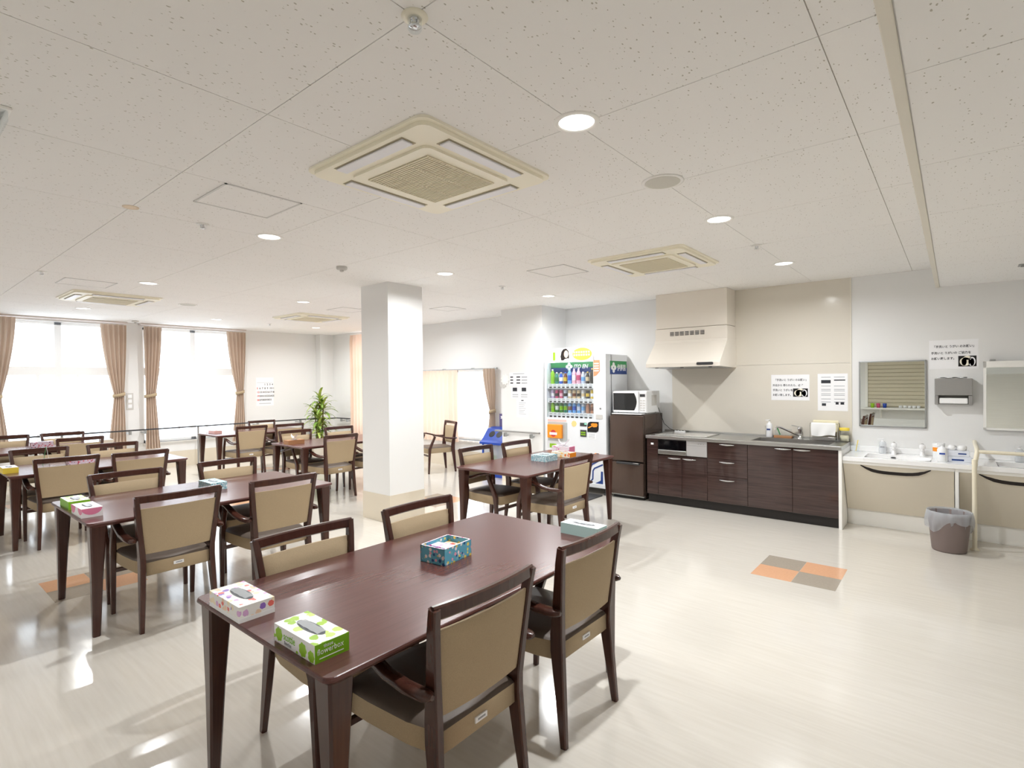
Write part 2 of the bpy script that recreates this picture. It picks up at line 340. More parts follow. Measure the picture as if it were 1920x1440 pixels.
def window(n, axis, pos, h, transom=True, mull=1):
    a0, a1, z0, z1 = h; am = (a0+a1)/2
    def B(mb, p, q, r, s_, d0, d1):
        return mb.box(pos-d1, pos-d0, p, q, r, s_) if axis == 'x' else mb.box(p, q, pos+d0, pos+d1, r, s_)
    fr = MB(); t = .045
    for p, q, r, s_ in ((a0, a0+t, z0, z1), (a1-t, a1, z0, z1), (a0, a1, z0, z0+t), (a0, a1, z1-t, z1), (am-.045, am+.045, z0, z1)): B(fr, p, q, r, s_, .09, .16)
    if transom: B(fr, a0, a1, 1.75, 1.89, .08, .165)
    o = struct(fr, 'window_%d' % n, 'white_paint')
    zz = [(z0, 1.75), (1.89, z1)] if transom else [(z0, z1)]
    for r, s_ in zz:
        for p, q in ((a0+t, am-.045), (am+.045, a1-t)): B(MB(), p, q, r+.02, s_-.02, .12, .126).build('window_pane', 'pane', o, True)
    if transom:
        for p in (a0+.62, a1-.62): B(MB(), p-.02, p+.02, z0+t, 1.75, .10, .15).build('sash_stile', 'white_paint', o, True)
    B(MB(), a0-.02, a1+.02, z0-.03, z0, -.03, .2).build('window_sill', 'white_paint', o, True)
    return o
window(1, 'x', XW, W1); window(2, 'x', XW, W2); window(3, 'y', YW, WA, False); window(4, 'y', YW, WB)

# ------------------------------------------------------------------ ceiling fixtures
lamp_spots = {
    (-1.26, 1.98): 'round recessed ceiling light between big ceiling air conditioner and round grey speaker',
    (-1.27, 3.83): 'round recessed ceiling light over open floor between grey speaker and small sprinkler head',
    (-1.28, 5.72): 'round recessed ceiling light before the kitchen wall panel',
    (-4.03, 1.98): 'round recessed ceiling light beside square access hatch and sprinkler head',
    (-4.07, 3.85): 'round recessed ceiling light just beside the white pillar top',
    (-4.14, 5.78): 'round recessed ceiling light in front of vending machine corner',
    (-6.86, 2.01): 'round recessed ceiling light beside hatch and air conditioner nearest the tall windows',
    (-6.93, 3.87): 'round recessed ceiling light left of pillar next to far air conditioner',
    (-9.87, 3.90): 'round recessed ceiling light in front of second tall window',
    (-9.78, 2.04): 'round recessed ceiling light in front of the first tall window',
    (-9.99, 5.85): 'round recessed ceiling light above corner with potted plant',
    (-6.95, 5.80): 'round recessed ceiling light hidden behind the white pillar',
}
ring_me = MB().lathe([(.075, .004), (.079, -.006), (.098, -.004), (.100, .0)], n=32).mesh('rim', 'white_paint')
lens_me = MB().lathe([(.076, .002), (.076, -.001)], n=32).mesh('lens', 'lens')
for (x, y), lab in lamp_spots.items():
    t = thing('downlight', lab, 'ceiling light', (x, y, CEIL), 0, 'round recessed ceiling lights')
    for nm, me in (('rim', ring_me), ('lens', lens_me)):
        o = bpy.data.objects.new(nm, me); COL.objects.link(o); o.parent = t
    l = bpy.data.lights.new('downlight_lamp', 'AREA'); l.shape = 'DISK'; l.size = .055; l.energy = LAMP_W; l.color = LAMP_COL; l.spread = radians(164)
    o = bpy.data.objects.new('downlight_lamp', l); COL.objects.link(o); o.parent = t; o.location = (0, 0, -.007)

def make_ac(label, x, y, s=.93):
    t = thing('ceiling_air_conditioner', label, 'air conditioner', (x, y, CEIL), 0, 'cassette air conditioners'); h = s/2
    mb = MB().prism(rrect(-h, h, -h, h, .05), -.012, 0).prism(rrect(-h+.022, h-.022, -h+.022, h-.022, .05), -.03, -.012)
    mb.build('panel', 'cream', t)
    g = .30
    MB().prism(rrect(-g, g, -g, g, .04), -.042, -.03).build('grille_frame', 'cream', t)
    gr = MB(); gr.box(-.235, .235, -.235, .235, -.0425, -.041, mi=1)
    for k in range(30):
        yy = -.232+k*.016; gr.box(-.235, .235, yy, yy+.0095, -.048, -.0425)
    for xx in (-.235, -.08, .076, .229): gr.box(xx, xx+.006, -.235, .235, -.049, -.0425)
    o = gr.build('intake_grille', ['grille', 'cream_dark'], t); o['kind'] = 'stuff'
    for k in range(4):
        R = Matrix.Rotation(k*pi/2, 3, 'Z')
        d = MB().box(-.27, .27, -h+.048, -h+.13, -.0315, -.0295); d.v = [tuple(R @ Vector(v)) for v in d.v]; d.build('outlet', 'cream_dark', t)
        f = MB().box(-.262, .262, -h+.056, -h+.118, -.041, -.032, .004); f.v = [tuple(R @ Vector(v)) for v in f.v]; f.build('louver', 'louver', t)
    return t
a = make_ac('square ceiling air conditioner over the table with open blue box', -2.16, 1.95)
copy_thing(a, 'square ceiling air conditioner in front of the kitchen hood', (-2.19, 4.77, CEIL))
copy_thing(a, 'square ceiling air conditioner before the tall windows, beside access hatch', (-8.36, 2.02, CEIL))
copy_thing(a, 'square ceiling air conditioner left of pillar over the plant-side tables', (-8.44, 4.86, CEIL))
def hatch(label, x, y, s=.455):
    t = thing('access_hatch', label, 'hatch', (x, y, CEIL), 0, 'square ceiling access hatches'); h = s/2
    MB().box(-h+.012, h-.012, -h+.012, h-.012, -.003, 0).build('hatch_door', 'ceiling_board', t)
    for nm, b in (('frame_bar', (-h, h, -h, -h+.011)), ('frame_bar', (-h, h, h-.011, h)), ('frame_bar', (-h, -h+.011, -h, h)), ('frame_bar', (h-.011, h, -h, h))):
        MB().box(b[0], b[1], b[2], b[3], -.005, 0).build(nm, mat('hatch_frame', (216, 215, 213), .5) and 'hatch_frame', t)
    return t
hatch('square access hatch in ceiling beside the big air conditioner and sprinkler', -3.355, 1.52)
hatch('square access hatch in ceiling near tall windows beside air conditioner', -7.33, 1.56)
hatch('square access hatch in ceiling between kitchen air conditioner and pillar', -3.125, 4.53)
hatch('square access hatch in ceiling between pillar and wall box', -6.0, 5.72, .40)
hatch('square access hatch in ceiling half hidden by the pillar top', -7.2, 4.75, .45)
def speaker(label, x, y, r=.115):
    t = thing('ceiling_speaker', label, 'speaker', (x, y, CEIL), 0, 'round ceiling speakers')
    MB().lathe([(r, 0), (r+.002, -.004), (r-.012, -.008), (r-.016, -.006)], n=36).build('rim', 'white_paint', t)
    MB().lathe([(r-.016, -.004), (r-.02, -.0075)], n=36).build('speaker_grille', mat('speaker_mesh', (206, 204, 195), .7, noise=.12, nscale=900) and 'speaker_mesh', t)
speaker('round grey ceiling speaker near the big air conditioner', -1.27, 2.89); speaker('round grey ceiling speaker near the tall windows', -8.31, 2.91)
def sprinkler(label, x, y, big=False):
    t = thing('sprinkler_head', label, 'sprinkler', (x, y, CEIL), 0, 'ceiling sprinkler heads'); s = 1.0
    MB().lathe([(.040, 0), (.041, -.004), (.022, -.008)], n=24).build('escutcheon', 'cream' if big else 'white_paint', t)
    mb = MB().lathe([(.014, -.006), (.014, -.014), (.009, -.016), (.009, -.03), (.019, -.031), (.019, -.034), (.004, -.036)], n=14)
    for k in range(3): mb.box(.014*cos(k*2.09)-.002, .014*cos(k*2.09)+.002, .014*sin(k*2.09)-.002, .014*sin(k*2.09)+.002, -.032, -.006)
    mb.build('deflector', 'chrome', t)
    if big: MB().lathe([(.0215, -.006), (.0215, -.04), (.018, -.046), (.004, -.048)], n=24).build('guard_cup', 'clear_plastic', t)
for p, l, b in (((-1.27, 1.085), 'sprinkler head with cream base and clear cup at ceiling seam crossing', True), ((-4.05, 1.52), 'chrome sprinkler head between access hatch and ceiling light', False), ((-1.28, 4.79), 'small chrome sprinkler head on seam in front of kitchen', False), ((-6.9, 1.12), 'small chrome sprinkler head left of the window-side hatch', False), ((-4.12, 4.82), 'small chrome sprinkler head between pillar and vending machine', False), ((-9.91, 4.86), 'small sprinkler head near the plant corner', False)):
    sprinkler(l, *p, b)
def detector(label, x, y):
    t = thing('heat_detector', label, 'detector', (x, y, CEIL), 0, 'ceiling heat detectors')
    MB().lathe([(.052, 0), (.052, -.022), (.044, -.03), (.02, -.032)], n=24).build('base', 'grey_light', t)
    MB().lathe([(.018, -.03), (.02, -.045), (.012, -.05), (.004, -.052)], n=16).build('sensor', 'grey_light', t)
detector('round heat detector on ceiling in front of pillar', -4.56, 2.95); detector('round heat detector on ceiling between the tall windows', -11.02, 3.02)
tag(MB().lathe([(.045, 0), (.045, -.003), (.035, -.004), (.035, -.002), (.03, -.004)], (-4.0, 1.08, CEIL), 28).build('junction_box', mat('cap_tan', (232, 214, 190), .6) and 'cap_tan'), 'flush round tan junction box on ceiling seam beside access hatch', 'junction box')
t = thing('emergency_light', 'clear rectangular emergency light fixed to ceiling near serving hatch', 'emergency light', (-3.12, .30, CEIL))
MB().box(-.20, .20, -.09, .09, -.012, 0, .004).build('base_plate', 'white_paint', t)
MB().box(-.19, .19, -.08, .08, -.06, -.012, .008).build('cover', 'clear_plastic', t)
MB().box(-.14, .14, -.05, .05, -.03, -.012, .003).build('reflector', 'chrome', t)
t = thing('ceiling_vent', 'small metal vent slot set in the lowered ceiling', 'vent', (.53, 6.12, SO))
MB().box(-.12, .12, -.06, .06, -.006, 0, .002).build('vent_frame', 'alu', t)
for k in range(5): MB().box(-.10, .10, -.045+k*.02, -.035+k*.02, -.012, -.004).build('vent_slat', 'grey_plastic', t)

# ------------------------------------------------------------------ curtains
def curtain(name, label, axis, pos, span, z0, z1, folds, amp, m='drape', tie=None, group=None, side=1):
    """span=(e0,e1); tie=(z, t0, t1): the cloth gathers to t0..t1 at height z"""
    nu, nv = folds*8, 26
    cat = 'curtain'
    ctr = ((pos, (span[0]+span[1])/2, z0) if axis == 'x' else ((span[0]+span[1])/2, pos, z0))
    t = thing(name, label, cat, ctr, 0, group)
    def at(u, v):
        z = z0+(z1-z0)*v; e0, e1 = span; am = amp
        if tie:
            tz, t0, t1 = tie
            if z > tz: k = min(1, (z-tz)/(z1-tz)); k = 1-(1-k)**1.6
            else: k = .55*min(1, (tz-z)/(tz-z0))
            e0, e1 = t0+(e0-t0)*k, t1+(e1-t1)*k; am = amp*(.7+.3*k)
        am *= .55+.45*min(1, (z1-z)/.12) if z > z1-.12 else 1
        a = e0+(e1-e0)*u; d = am*(sin(2*pi*folds*u) + .3*sin(2*pi*folds*u*2+1.3+2*v))
        return (pos+side*d, a, z) if axis == 'x' else (a, pos+side*d, z)
    MB().grid(at, nu, nv).build('cloth', m, t, True)
    if tie:
        tz, t0, t1 = tie; mm = (t0+t1)/2; hw = abs(t1-t0)/2+.015
        ring = [(mm+hw*cos(2*pi*k/20), (amp+.022)*sin(2*pi*k/20)) for k in range(21)]
        pts = [((pos+side*b, a, tz+.02*(a-mm)/hw) if axis == 'x' else (a, pos+side*b, tz+.02*(a-mm)/hw)) for a, b in ring]
        MB().sweep(pts, (.028, .004), (0, 0, 1), smooth=True).build('tieback', 'back_fabric', t, True)
    return t
XC = XW+.135
g1 = 'beige tied-back curtains at the tall windows'
curtain('drape', 'beige tied-back curtain at far edge of first tall window', 'x', XC, (1.16, 1.52), .52, 2.66, 5, .048, tie=(1.40, 1.20, 1.34), group=g1)
curtain('drape', 'beige tied-back curtain on first tall window, beside the wall switch', 'x', XC, (2.60, 2.98), .40, 2.64, 5, .048, tie=(1.40, 2.78, 2.93), group=g1)
curtain('drape', 'beige tied-back curtain on second tall window, beside the wall switch', 'x', XC, (3.24, 3.53), .40, 2.64, 5, .048, tie=(1.38, 3.26, 3.42), group=g1)
curtain('drape', 'beige tied-back curtain on second tall window, beside wall calendar', 'x', XC, (4.68, 5.06), .40, 2.64, 5, .048, tie=(1.40, 4.86, 5.0), group=g1)
curtain('sheer_curtain', 'white sheer curtain drawn across tall window nearest the long tables', 'x', XW+.035, (1.24, 2.92), .51, 2.63, 12, .016, 'sheer', group='white sheer curtains')
curtain('sheer_curtain', 'white sheer curtain drawn across the tall window beside the calendar', 'x', XW+.035, (3.29, 5.0), .51, 2.63, 12, .016, 'sheer', group='white sheer curtains')
for y0, y1, l in ((1.12, 3.0, 'slim brown curtain track above the first tall window'), (3.2, 5.08, 'slim brown curtain track above the tall window beside calendar')):
    tag(MB().box(XW, XW+.13, y0, y1, 2.672, CEIL, .004).build('curtain_track', mat('track', (214, 204, 198), .5) and 'track'), l, 'curtain track', 'curtain tracks')
curtain('drape', 'beige curtain drawn closed on low window behind pillar', 'y', YW-.09, (-8.4, -7.06), .46, 1.79, 11, .034, 'drape_sunlit', side=-1)
curtain('drape', 'beige tied-back curtain on low window beside blue recycling bin', 'y', YW-.09, (-6.42, -6.14), .40, 1.80, 4, .03, tie=(1.05, -6.26, -6.16), side=-1)
curtain('sheer_curtain', 'white sheer curtain on the low window beside recycling bin', 'y', YW-.035, (-7.1, -6.28), .44, 1.78, 6, .014, 'sheer', group='white sheer curtains', side=-1)
curtain('drape', 'full-height beige curtain lit from behind, left of pillar', 'y', YW-.09, (-10.46, -8.8), .36, 2.64, 14, .04, 'drape_sunlit', side=-1)
t = thing('curtain_rail', 'thin curtain rail above the low window', 'curtain rail', (-7.27, YW-.06, 1.79))
MB().box(-1.15, 1.15, -.012, .012, 0, .02, .003).build('rail', 'alu', t)
for x in (-1.1, -.2, .55, 1.1): MB().box(x-.012, x+.012, -.012, .06, .004, .03, .003).build('bracket', 'alu', t)

# ------------------------------------------------------------------ handrails
def rail_thing(label, pts, brackets, posts):
    t = thing('handrail', label, 'handrail', (pts[0][0], pts[0][1], 0), 0)
    MB().sweep(pts, (.012, .02), (0, 0, 1), bev=.004).build('rail', 'dark_grey' if len(pts) > 2 else 'grey_plastic', t, True)
    for p, d in brackets:
        b = MB().box(p[0]-.02, p[0]+.02, p[1]-.02, p[1]+.02, p[2]-.075, p[2]-.01, .004)
        q = (p[0]+d[0], p[1]+d[1]); b.box(min(p[0], q[0])-.008, max(p[0], q[0])+.008, min(p[1], q[1])-.008, max(p[1], q[1])+.008, p[2]-.065, p[2]-.045)
        b.build('bracket', 'alu', t, True)
    for p in posts: MB().box(p[0]-.012, p[0]+.012, p[1]-.015, p[1]+.015, 0, p[2]-.01, .003).build('post', 'grey_plastic', t, True)
RZ = .765; RX = XW+.22
rail_thing('long dark handrail running below the tall windows to the corner', [(RX, YB+.3, RZ), (RX, 6.50, RZ), (RX+.03, 6.60, RZ), (RX+.12, 6.63, RZ), (-11.1, 6.66, RZ), (-11.06, 6.72, RZ), (-11.02, 6.95, RZ), (-10.5, 6.96, RZ)],
           [((RX, 2.99, RZ), (-.22, 0)), ((RX, 3.22, RZ), (-.22, 0)), ((RX, 5.25, RZ), (-.22, 0)), ((RX, 6.2, RZ), (-.22, 0)), ((-10.85, 6.96, RZ), (0, .09)), ((-10.62, 6.96, RZ), (0, .09))], [(RX, 4.1, RZ), (RX, 2.05, RZ)])
rail_thing('short grey handrail mounted on white wall box beside vending machine', [(-5.60, 6.35, .80), (-4.735, 6.35, .80)], [((-5.40, 6.35, .79), (0, .07)), ((-4.89, 6.35, .79), (0, .07))], [])

# ------------------------------------------------------------------ tables and chairs
TZ = .72
def table(label, x0, x1, y0, y1):
    cx, cy = (x0+x1)/2, (y0+y1)/2; a, b = (x1-x0)/2, (y1-y0)/2
    t = thing('dining_table', label, 'table', (cx, cy, 0), 0, 'dark brown dining tables')
    def ring(i, z, r): return [(p[0], p[1], z) for p in rrect(-a+i, a-i, -b+i, b-i, r, 6)]
    levels = [ring(.0, TZ-.008, .034), ring(.003, TZ-.002, .032), ring(.006, TZ, .03)]; low = [ring(0, TZ-.008, .034), ring(.0, TZ-.014, .034), ring(.016, TZ-.030, .03)]
    mb = MB(); n = len(levels[0])
    for L, flip in ((levels, 0), (low, 1)):
        vs = [v for r in L for v in r]
        fs = [(i*n+j, i*n+(j+1) % n, (i+1)*n+(j+1) % n, (i+1)*n+j) for i in range(len(L)-1) for j in range(n)]
        mb.add(vs, [f[::-1] for f in fs] if flip else fs)
        mb.add(L[-1], [tuple(range(n))[::(-1 if flip else 1)]])
    mb.build('tabletop', 'table_wood', t)
    ap = MB(); i = .09
    ap.box(-a+i, a-i, -b+i, -b+i+.02, TZ-.046, TZ-.028).box(-a+i, a-i, b-i-.02, b-i, TZ-.046, TZ-.028).box(-a+i, -a+i+.02, -b+i, b-i, TZ-.046, TZ-.028).box(a-i-.02, a-i, -b+i, b-i, TZ-.046, TZ-.028)
    ap.build('apron', 'frame_wood', t)
    for sx in (-1, 1):
        for sy in (-1, 1):
            tx, ty = sx*(a-.062), sy*(b-.062); bx_, by_ = sx*(a-.048), sy*(b-.05)
            MB().sweep([(bx_, by_, 0), ((tx+bx_)/2, (ty+by_)/2, TZ*.5), (tx, ty, TZ-.029)], [(.020, .020), (.030, .030), (.044, .044)], (1, 0, 0), bev=.008).build('leg', 'frame_wood', t)
    return t
T = {1: (-2.372, -1.395, .838, 2.605), 2: (-5.15, -4.12, .862, 2.56), 3: (-7.82, -6.89, .85, 2.40), 4: (-10.20, -9.30, .85, 2.40), 5: (-3.90, -2.98, 3.80, 5.43), 6: (-7.60, -6.71, 3.715, 5.36), 7: (-10.20, -9.38, 3.69, 5.30)}
TL = {1: 'dark brown dining table with open blue floral box in its middle', 2: 'dark brown dining table with pink and green tissue boxes at one end', 3: 'dark brown dining table with yellow tissue box at one end',
      4: 'dark brown dining table closest to first tall window', 5: 'dark brown dining table in front of the vending machine', 6: 'dark brown dining table half hidden by the white pillar', 7: 'dark brown dining table next to window with calendar'}
for k in T: table(TL[k], *T[k])

def make_chair():
    """faces +x, origin under the middle of the top rail"""
    t = thing('dining_armchair', '', 'armchair', (0, 0, 0), 0, 'armchairs at the dining tables')
    X0 = .27                                      # shift so that the rail sits at x=0
    def post(s):
        P = [(-.262, .222, 0), (-.240, .212, .22), (-.222, .206, .40), (-.222, .207, .47), (-.24, .222, .62), (-.262, .240, .80), (-.275, .247, .868)]
        S = [(.013, .016), (.016, .024), (.017, .032), (.017, .032), (.016, .025), (.0155, .020), (.015, .018)]
        return MB().sweep([(x+X0, y*s, z) for x, y, z in P], S, (0, 1, 0), bev=.005)
    for s in (-1, 1): post(s).build('rear_leg', 'frame_wood', t)
    def bow(y, d): return -d*(1-(y/.25)**2)
    N = 12; pts = [(-.270+bow(y, .022)+X0, y, .852) for y in [-.252+.504*k/N for k in range(N+1)]]
    MB().sweep(pts, (.024, .0125), (0, 0, 1), bev=.006, smooth=False).build('top_rail', 'frame_wood', t)
    # upholstered back: bulging pad between z .47 and .79, narrower below
    def pad(u, v, f):
        z = .492+.298*v; hw = .198+.034*v; y = (2*u-1)*hw; lean = -.226-.034*(z-.47)/.32
        e = (1-abs(2*u-1)**8)*(1-abs(2*v-1)**8)
        return (lean+bow(y, .022)+X0 + (.004+.024*e if f else -.006-.006*e), y, z)
    mb = MB(); nu, nv = 14, 10
    mb.grid(lambda u, v: pad(u, v, 0), nu, nv); mb.grid(lambda u, v: pad(1-u, v, 1), nu, nv)
    mb.grid(lambda u, v: tuple(Vector(pad(u, 0, 1)).lerp(Vector(pad(u, 0, 0)), v)), nu, 1); mb.grid(lambda u, v: tuple(Vector(pad(u, 1, 0)).lerp(Vector(pad(u, 1, 1)), v)), nu, 1)
    mb.grid(lambda u, v: tuple(Vector(pad(0, u, 0)).lerp(Vector(pad(0, u, 1)), v)), nv, 1); mb.grid(lambda u, v: tuple(Vector(pad(1, u, 1)).lerp(Vector(pad(1, u, 0)), v)), nv, 1)
    mb.build('back_pad', 'back_fabric', t)
    # seat: beige box with a dark crowned top
    def outline(i):
        o = []
        for x, y in ((-.235, -.19), (-.235, .19), (-.10, .222), (.10, .236), (.22, .236), (.262, .205), (.275, .1), (.278, 0), (.275, -.1), (.262, -.205), (.22, -.236), (.10, -.236), (-.10, -.222)):
            L = sqrt(x*x+y*y); o.append((x*(1-i/L)+X0, y*(1-i/L)))
        return o
    O = outline(0); O1 = outline(.012); n = len(O); mb = MB()
    vs = [(x, y, .345) for x, y in outline(.015)]+[(x, y, .358) for x, y in O]+[(x, y, .432) for x, y in O]
    mb.add(vs, [(i*n+(j+1) % n, i*n+j, (i+1)*n+j, (i+1)*n+(j+1) % n) for i in range(2) for j in range(n)], 0, True); mb.add(vs, [tuple(range(n))])
    sb = mb.build('seat', 'back_fabric', t)
    cx = .02+X0; rings = [[(x, y, .432) for x, y in O], [(x, y, .446) for x, y in O1]]
    for q, z in ((.8, .454), (.5, .459), (.2, .461)): rings.append([(cx+(x-cx)*q, y*q, z) for x, y in O1])
    mb = MB(); vs = [v for r in rings for v in r]
    mb.add(vs, [(i*n+(j+1) % n, i*n+j, (i+1)*n+j, (i+1)*n+(j+1) % n) for i in range(len(rings)-1) for j in range(n)], 0, True); mb.add(rings[-1], [tuple(range(n))[::-1]])
    mb.build('seat_cover', 'seat_vinyl', sb)
    MB().box(-.2405+X0, -.234+X0, -.03, .03, .385, .405).box(-.2409+X0, -.2404+X0, -.02, .018, .392, .399, mi=1).build('maker_tag', ['paper', 'ink_light'], sb)
    for s in (-1, 1):
        P = [(.245, .248, 0), (.232, .25, .30), (.225, .25, .42), (.195, .256, .50), (.150, .262, .60), (.135, .264, .638)]
        S = [(.013, .014), (.016, .020), (.017, .024), (.016, .021), (.015, .019), (.015, .02)]
        MB().sweep([(x+X0, y*s, z) for x, y, z in P], S, (0, 1, 0), bev=.005).build('front_leg', 'frame_wood', t)
        P = [(.172, .262, .652), (.150, .264, .655), (.10, .266, .652), (.02, .270, .632), (-.07, .272, .606), (-.16, .268, .593), (-.235, .262, .592), (-.262, .260, .593), (-.275, .259, .594)]
        S = [(.010, .008), (.018, .012), (.021, .013), (.023, .013), (.024, .014), (.025, .015), (.024, .015), (.019, .013), (.010, .008)]
        MB().sweep([(x+X0, y*s, z) for x, y, z in P], S, (0, 1, 0), bev=.007, smooth=True).build('armrest', 'frame_wood', t)
    MB().sweep([(.232+X0, -.25, .30), (.232+X0, .25, .30)], (.014, .011), (0, 0, 1), bev=.003).build('stretcher', 'frame_wood', t)
    return t
chairs = [  # rail centre x, y, facing (deg), label
    (-1.262, 1.375, 180, 'armchair pulled to blue-box table on washbasin side, end with green tissue box'),
    (-1.290, 2.120, 180, 'armchair at blue-box table on washbasin side, beside pale teal tissue box'),
    (-2.435, 1.36, 0, 'armchair at blue-box table on window side, beside white flower-print tissue box'),
    (-2.435, 2.075, 0, 'armchair at blue-box table on window side, end towards the pillar'),
    (-3.97, 1.325, 180, 'armchair at pink-and-green-box table, back to blue-box table, beside pink box'),
    (-3.90, 2.01, 180, 'armchair at pink-and-green-box table, back to blue-box table, end towards pillar'),
    (-5.22, 1.356, 0, 'armchair at pink-and-green-box table on window side, beside the green box'),
    (-5.22, 2.15, 0, 'armchair at pink-and-green-box table on window side, behind teal tissue box'),
    (-6.77, 1.27, 180, 'armchair at yellow-box table, its back to pink-and-green-box table, yellow box end'),
    (-6.675, 1.865, 180, 'armchair at yellow-box table, its back to pink-and-green-box table, end away from yellow box'),
    (-7.96, 1.25, 0, 'armchair at yellow-box table on window side, behind the upright menu card'),
    (-7.89, 1.915, 0, 'armchair at yellow-box table on window side, end away from yellow box'),
    (-9.16, 1.86, 180, 'armchair at the first-window table, its back to the yellow-box table'),
    (-10.38, 1.26, 0, 'armchair at first-window table facing away from window, left of red print box'),
    (-10.34, 1.89, 0, 'armchair at first-window table facing away from window, below the window mullion'),
    (-2.71, 4.215, 180, 'armchair at vending-machine table with its back to the open floor'),
    (-4.00, 4.215, 0, 'armchair at vending-machine table on the pillar side, before the recycling bin'),
    (-3.97, 4.87, 0, 'armchair at vending-machine table on pillar side, below the short handrail'),
    (-6.445, 4.13, 180, 'armchair at pillar-side table with its back to the pillar'),
    (-6.38, 4.80, 180, 'armchair at pillar-side table almost hidden behind the pillar'),
    (-7.665, 4.13, 0, 'armchair at pillar-side table behind the brown tissue box'),
    (-7.66, 4.867, 0, 'armchair at pillar-side table in front of the potted plant'),
    (-9.035, 4.105, 180, 'armchair at calendar-window table near its pink tissue box'),
    (-8.95, 4.72, 180, 'armchair at calendar-window table near the plant, its back to the pillar-side table'),
    (-10.26, 4.85, 0, 'armchair at calendar-window table facing away from window, below the calendar'),
    (-6.98, 6.70, 249, 'armchair standing alone before the low window behind the pillar'),
]
ch0 = make_chair()
for k, (x, y, a, lab) in enumerate(chairs):
    o = ch0 if k == 0 else copy_thing(ch0)
    o.location = (x, y, 0); o.rotation_euler = (0, 0, radians(a)); o['label'] = lab

# ------------------------------------------------------------------ tissue boxes and table items
print_mat('print_floral', (246, 244, 242), [(150, 116, 204), (238, 120, 110), (246, 216, 190), (224, 180, 224), (248, 234, 204), (246, 244, 242)], 40, .46)
print_mat('print_lime', (247, 248, 244), [(170, 210, 56), (206, 228, 120), (160, 204, 48), (247, 248, 244)], 24, .44)
print_mat('print_blue', (100, 176, 202), [(240, 170, 190), (250, 240, 240), (40, 84, 140), (240, 220, 110), (120, 190, 200)], 48, .40)
print_mat('print_teal', (172, 204, 212), [(240, 248, 250), (92, 156, 178), (214, 234, 238), (130, 184, 200)], 70, .46)
print_mat('print_red', (226, 210, 226), [(180, 60, 90), (90, 60, 90), (220, 120, 130), (236, 226, 236)], 52, .40)
print_mat('print_pink', (248, 240, 246), [(226, 90, 170), (240, 160, 210), (250, 236, 246)], 40, .42)
print_mat('print_orange', (246, 236, 214), [(240, 130, 50), (250, 200, 120), (236, 90, 60)], 26, .42)
mat('wood_card', (176, 128, 88), .5); mat('pale_teal', (188, 222, 220), .45); mat('pale_pink', (238, 196, 190), .5); mat('lime_side', (128, 190, 30), .45)
def tissue_box(label, x, y, lx, ly, h, z=TZ, rot=0, side='paper', end=None, top=None, tissue=False, slot=True):
    """origin at the middle of the base; lx long side"""
    t = thing('tissue_box', label, 'tissue box', (x, y, z), rot, 'tissue boxes on the dining tables'); a, b = lx/2, ly/2; end = end or side; top = top or side
    mb = MB(); vs = [(X, Y, Z) for Z in (0, h) for Y in (-b, b) for X in (-a, a)]
    mb.add(vs, [(0, 2, 3, 1), (4, 5, 7, 6)], 2); mb.add(vs, [(0, 1, 5, 4), (2, 6, 7, 3)], 0); mb.add(vs, [(0, 4, 6, 2), (1, 3, 7, 5)], 1)
    mb.build('carton', [side, end, top], t)
    if slot:
        MB().prism(circ(0, 0, a*.62, b*.40, 24), h, h+.0006).build('opening', 'slot_dark', t)
        MB().grid(lambda u, v: ((2*u-1)*a*.52, (2*v-1)*b*.27, h+.0012+.003*abs(sin(9*u+4*v))), 14, 4).build('film', 'film', t)
    if tissue:
        def f(u, v):
            r = .012+.045*v; an = 2*pi*u; return (r*1.3*cos(an)*(1+.25*sin(3*an)), r*.55*sin(an), h+.001+.055*v*(1+.5*sin(2*an+1)))
        MB().grid(f, 24, 6).build('tissue', 'tissue', t)
    return t
b1 = tissue_box('white tissue box with purple and red flower print on table corner', -2.104, .909, .256, .13, .058, side='print_floral', top='print_floral')
MB().box(-.1285, .1285, -.0655, .0655, .0, .016).build('plain_band', 'paper', b1)
b2 = tissue_box('white and lime green printed tissue box with clear opening on table end', -1.632, .925, .252, .12, .058, side='paper', end='lime_side', top='print_lime')
for cx_, cz_, rr in ((-.095, .03, .022), (.055, .024, .022), (.105, .018, .018), (.02, .004, .006), (-.123, .018, .006)):
    MB().prism([(cx_+rr*(1+.08*cos(7*a_))*cos(a_), max(.001, cz_+rr*(1+.08*cos(7*a_))*sin(a_))) for a_ in [2*pi*k/42 for k in range(42)]], -.0604, -.0600, 'y').build('green_print', 'lime', b2)
text('scottie', .036, (-1.632-.065, .925-.0605, TZ+.022), FRONT, 'lime_side', b2, sx=.75)
text('flowerbox', .018, (-1.632-.06, .925-.0605, TZ+.007), FRONT, 'ink_light', b2, sx=.6)
text('flowerbox', .026, (-1.632+.1262, .925-.052, TZ+.024), EAST, 'paper', b2, sx=.85)
text('tissue', .016, (-1.632+.1262, .925-.03, TZ+.042), EAST, 'paper', b2, sx=.9)
MB().box(.126, .1264, -.045, .04, .010, .013).build('small_print', 'paper', b2)
t = thing('open_box', 'open blue flower-print box holding cards and papers, middle of table', 'box', (-1.916, 1.80, TZ), .10)
mb = MB(); a, b, h = .076, .100, .078
mb.box(-a, a, -b, -b+.004, 0, h).box(-a, a, b-.004, b, 0, h).box(-a, -a+.004, -b, b, 0, h).box(a-.004, a, -b, b, 0, h).box(-a, a, -b, b, 0, .004); mb.build('carton', 'print_blue', t)
mb = MB()
for x0, x1, y0, y1 in ((-a, a, -b, -b+.006), (-a, a, b-.006, b), (-a, -a+.006, -b, b), (a-.006, a, -b, b)): mb.box(x0, x1, y0, y1, h, h+.0012)
mb.build('white_rim', 'print_pink', t)
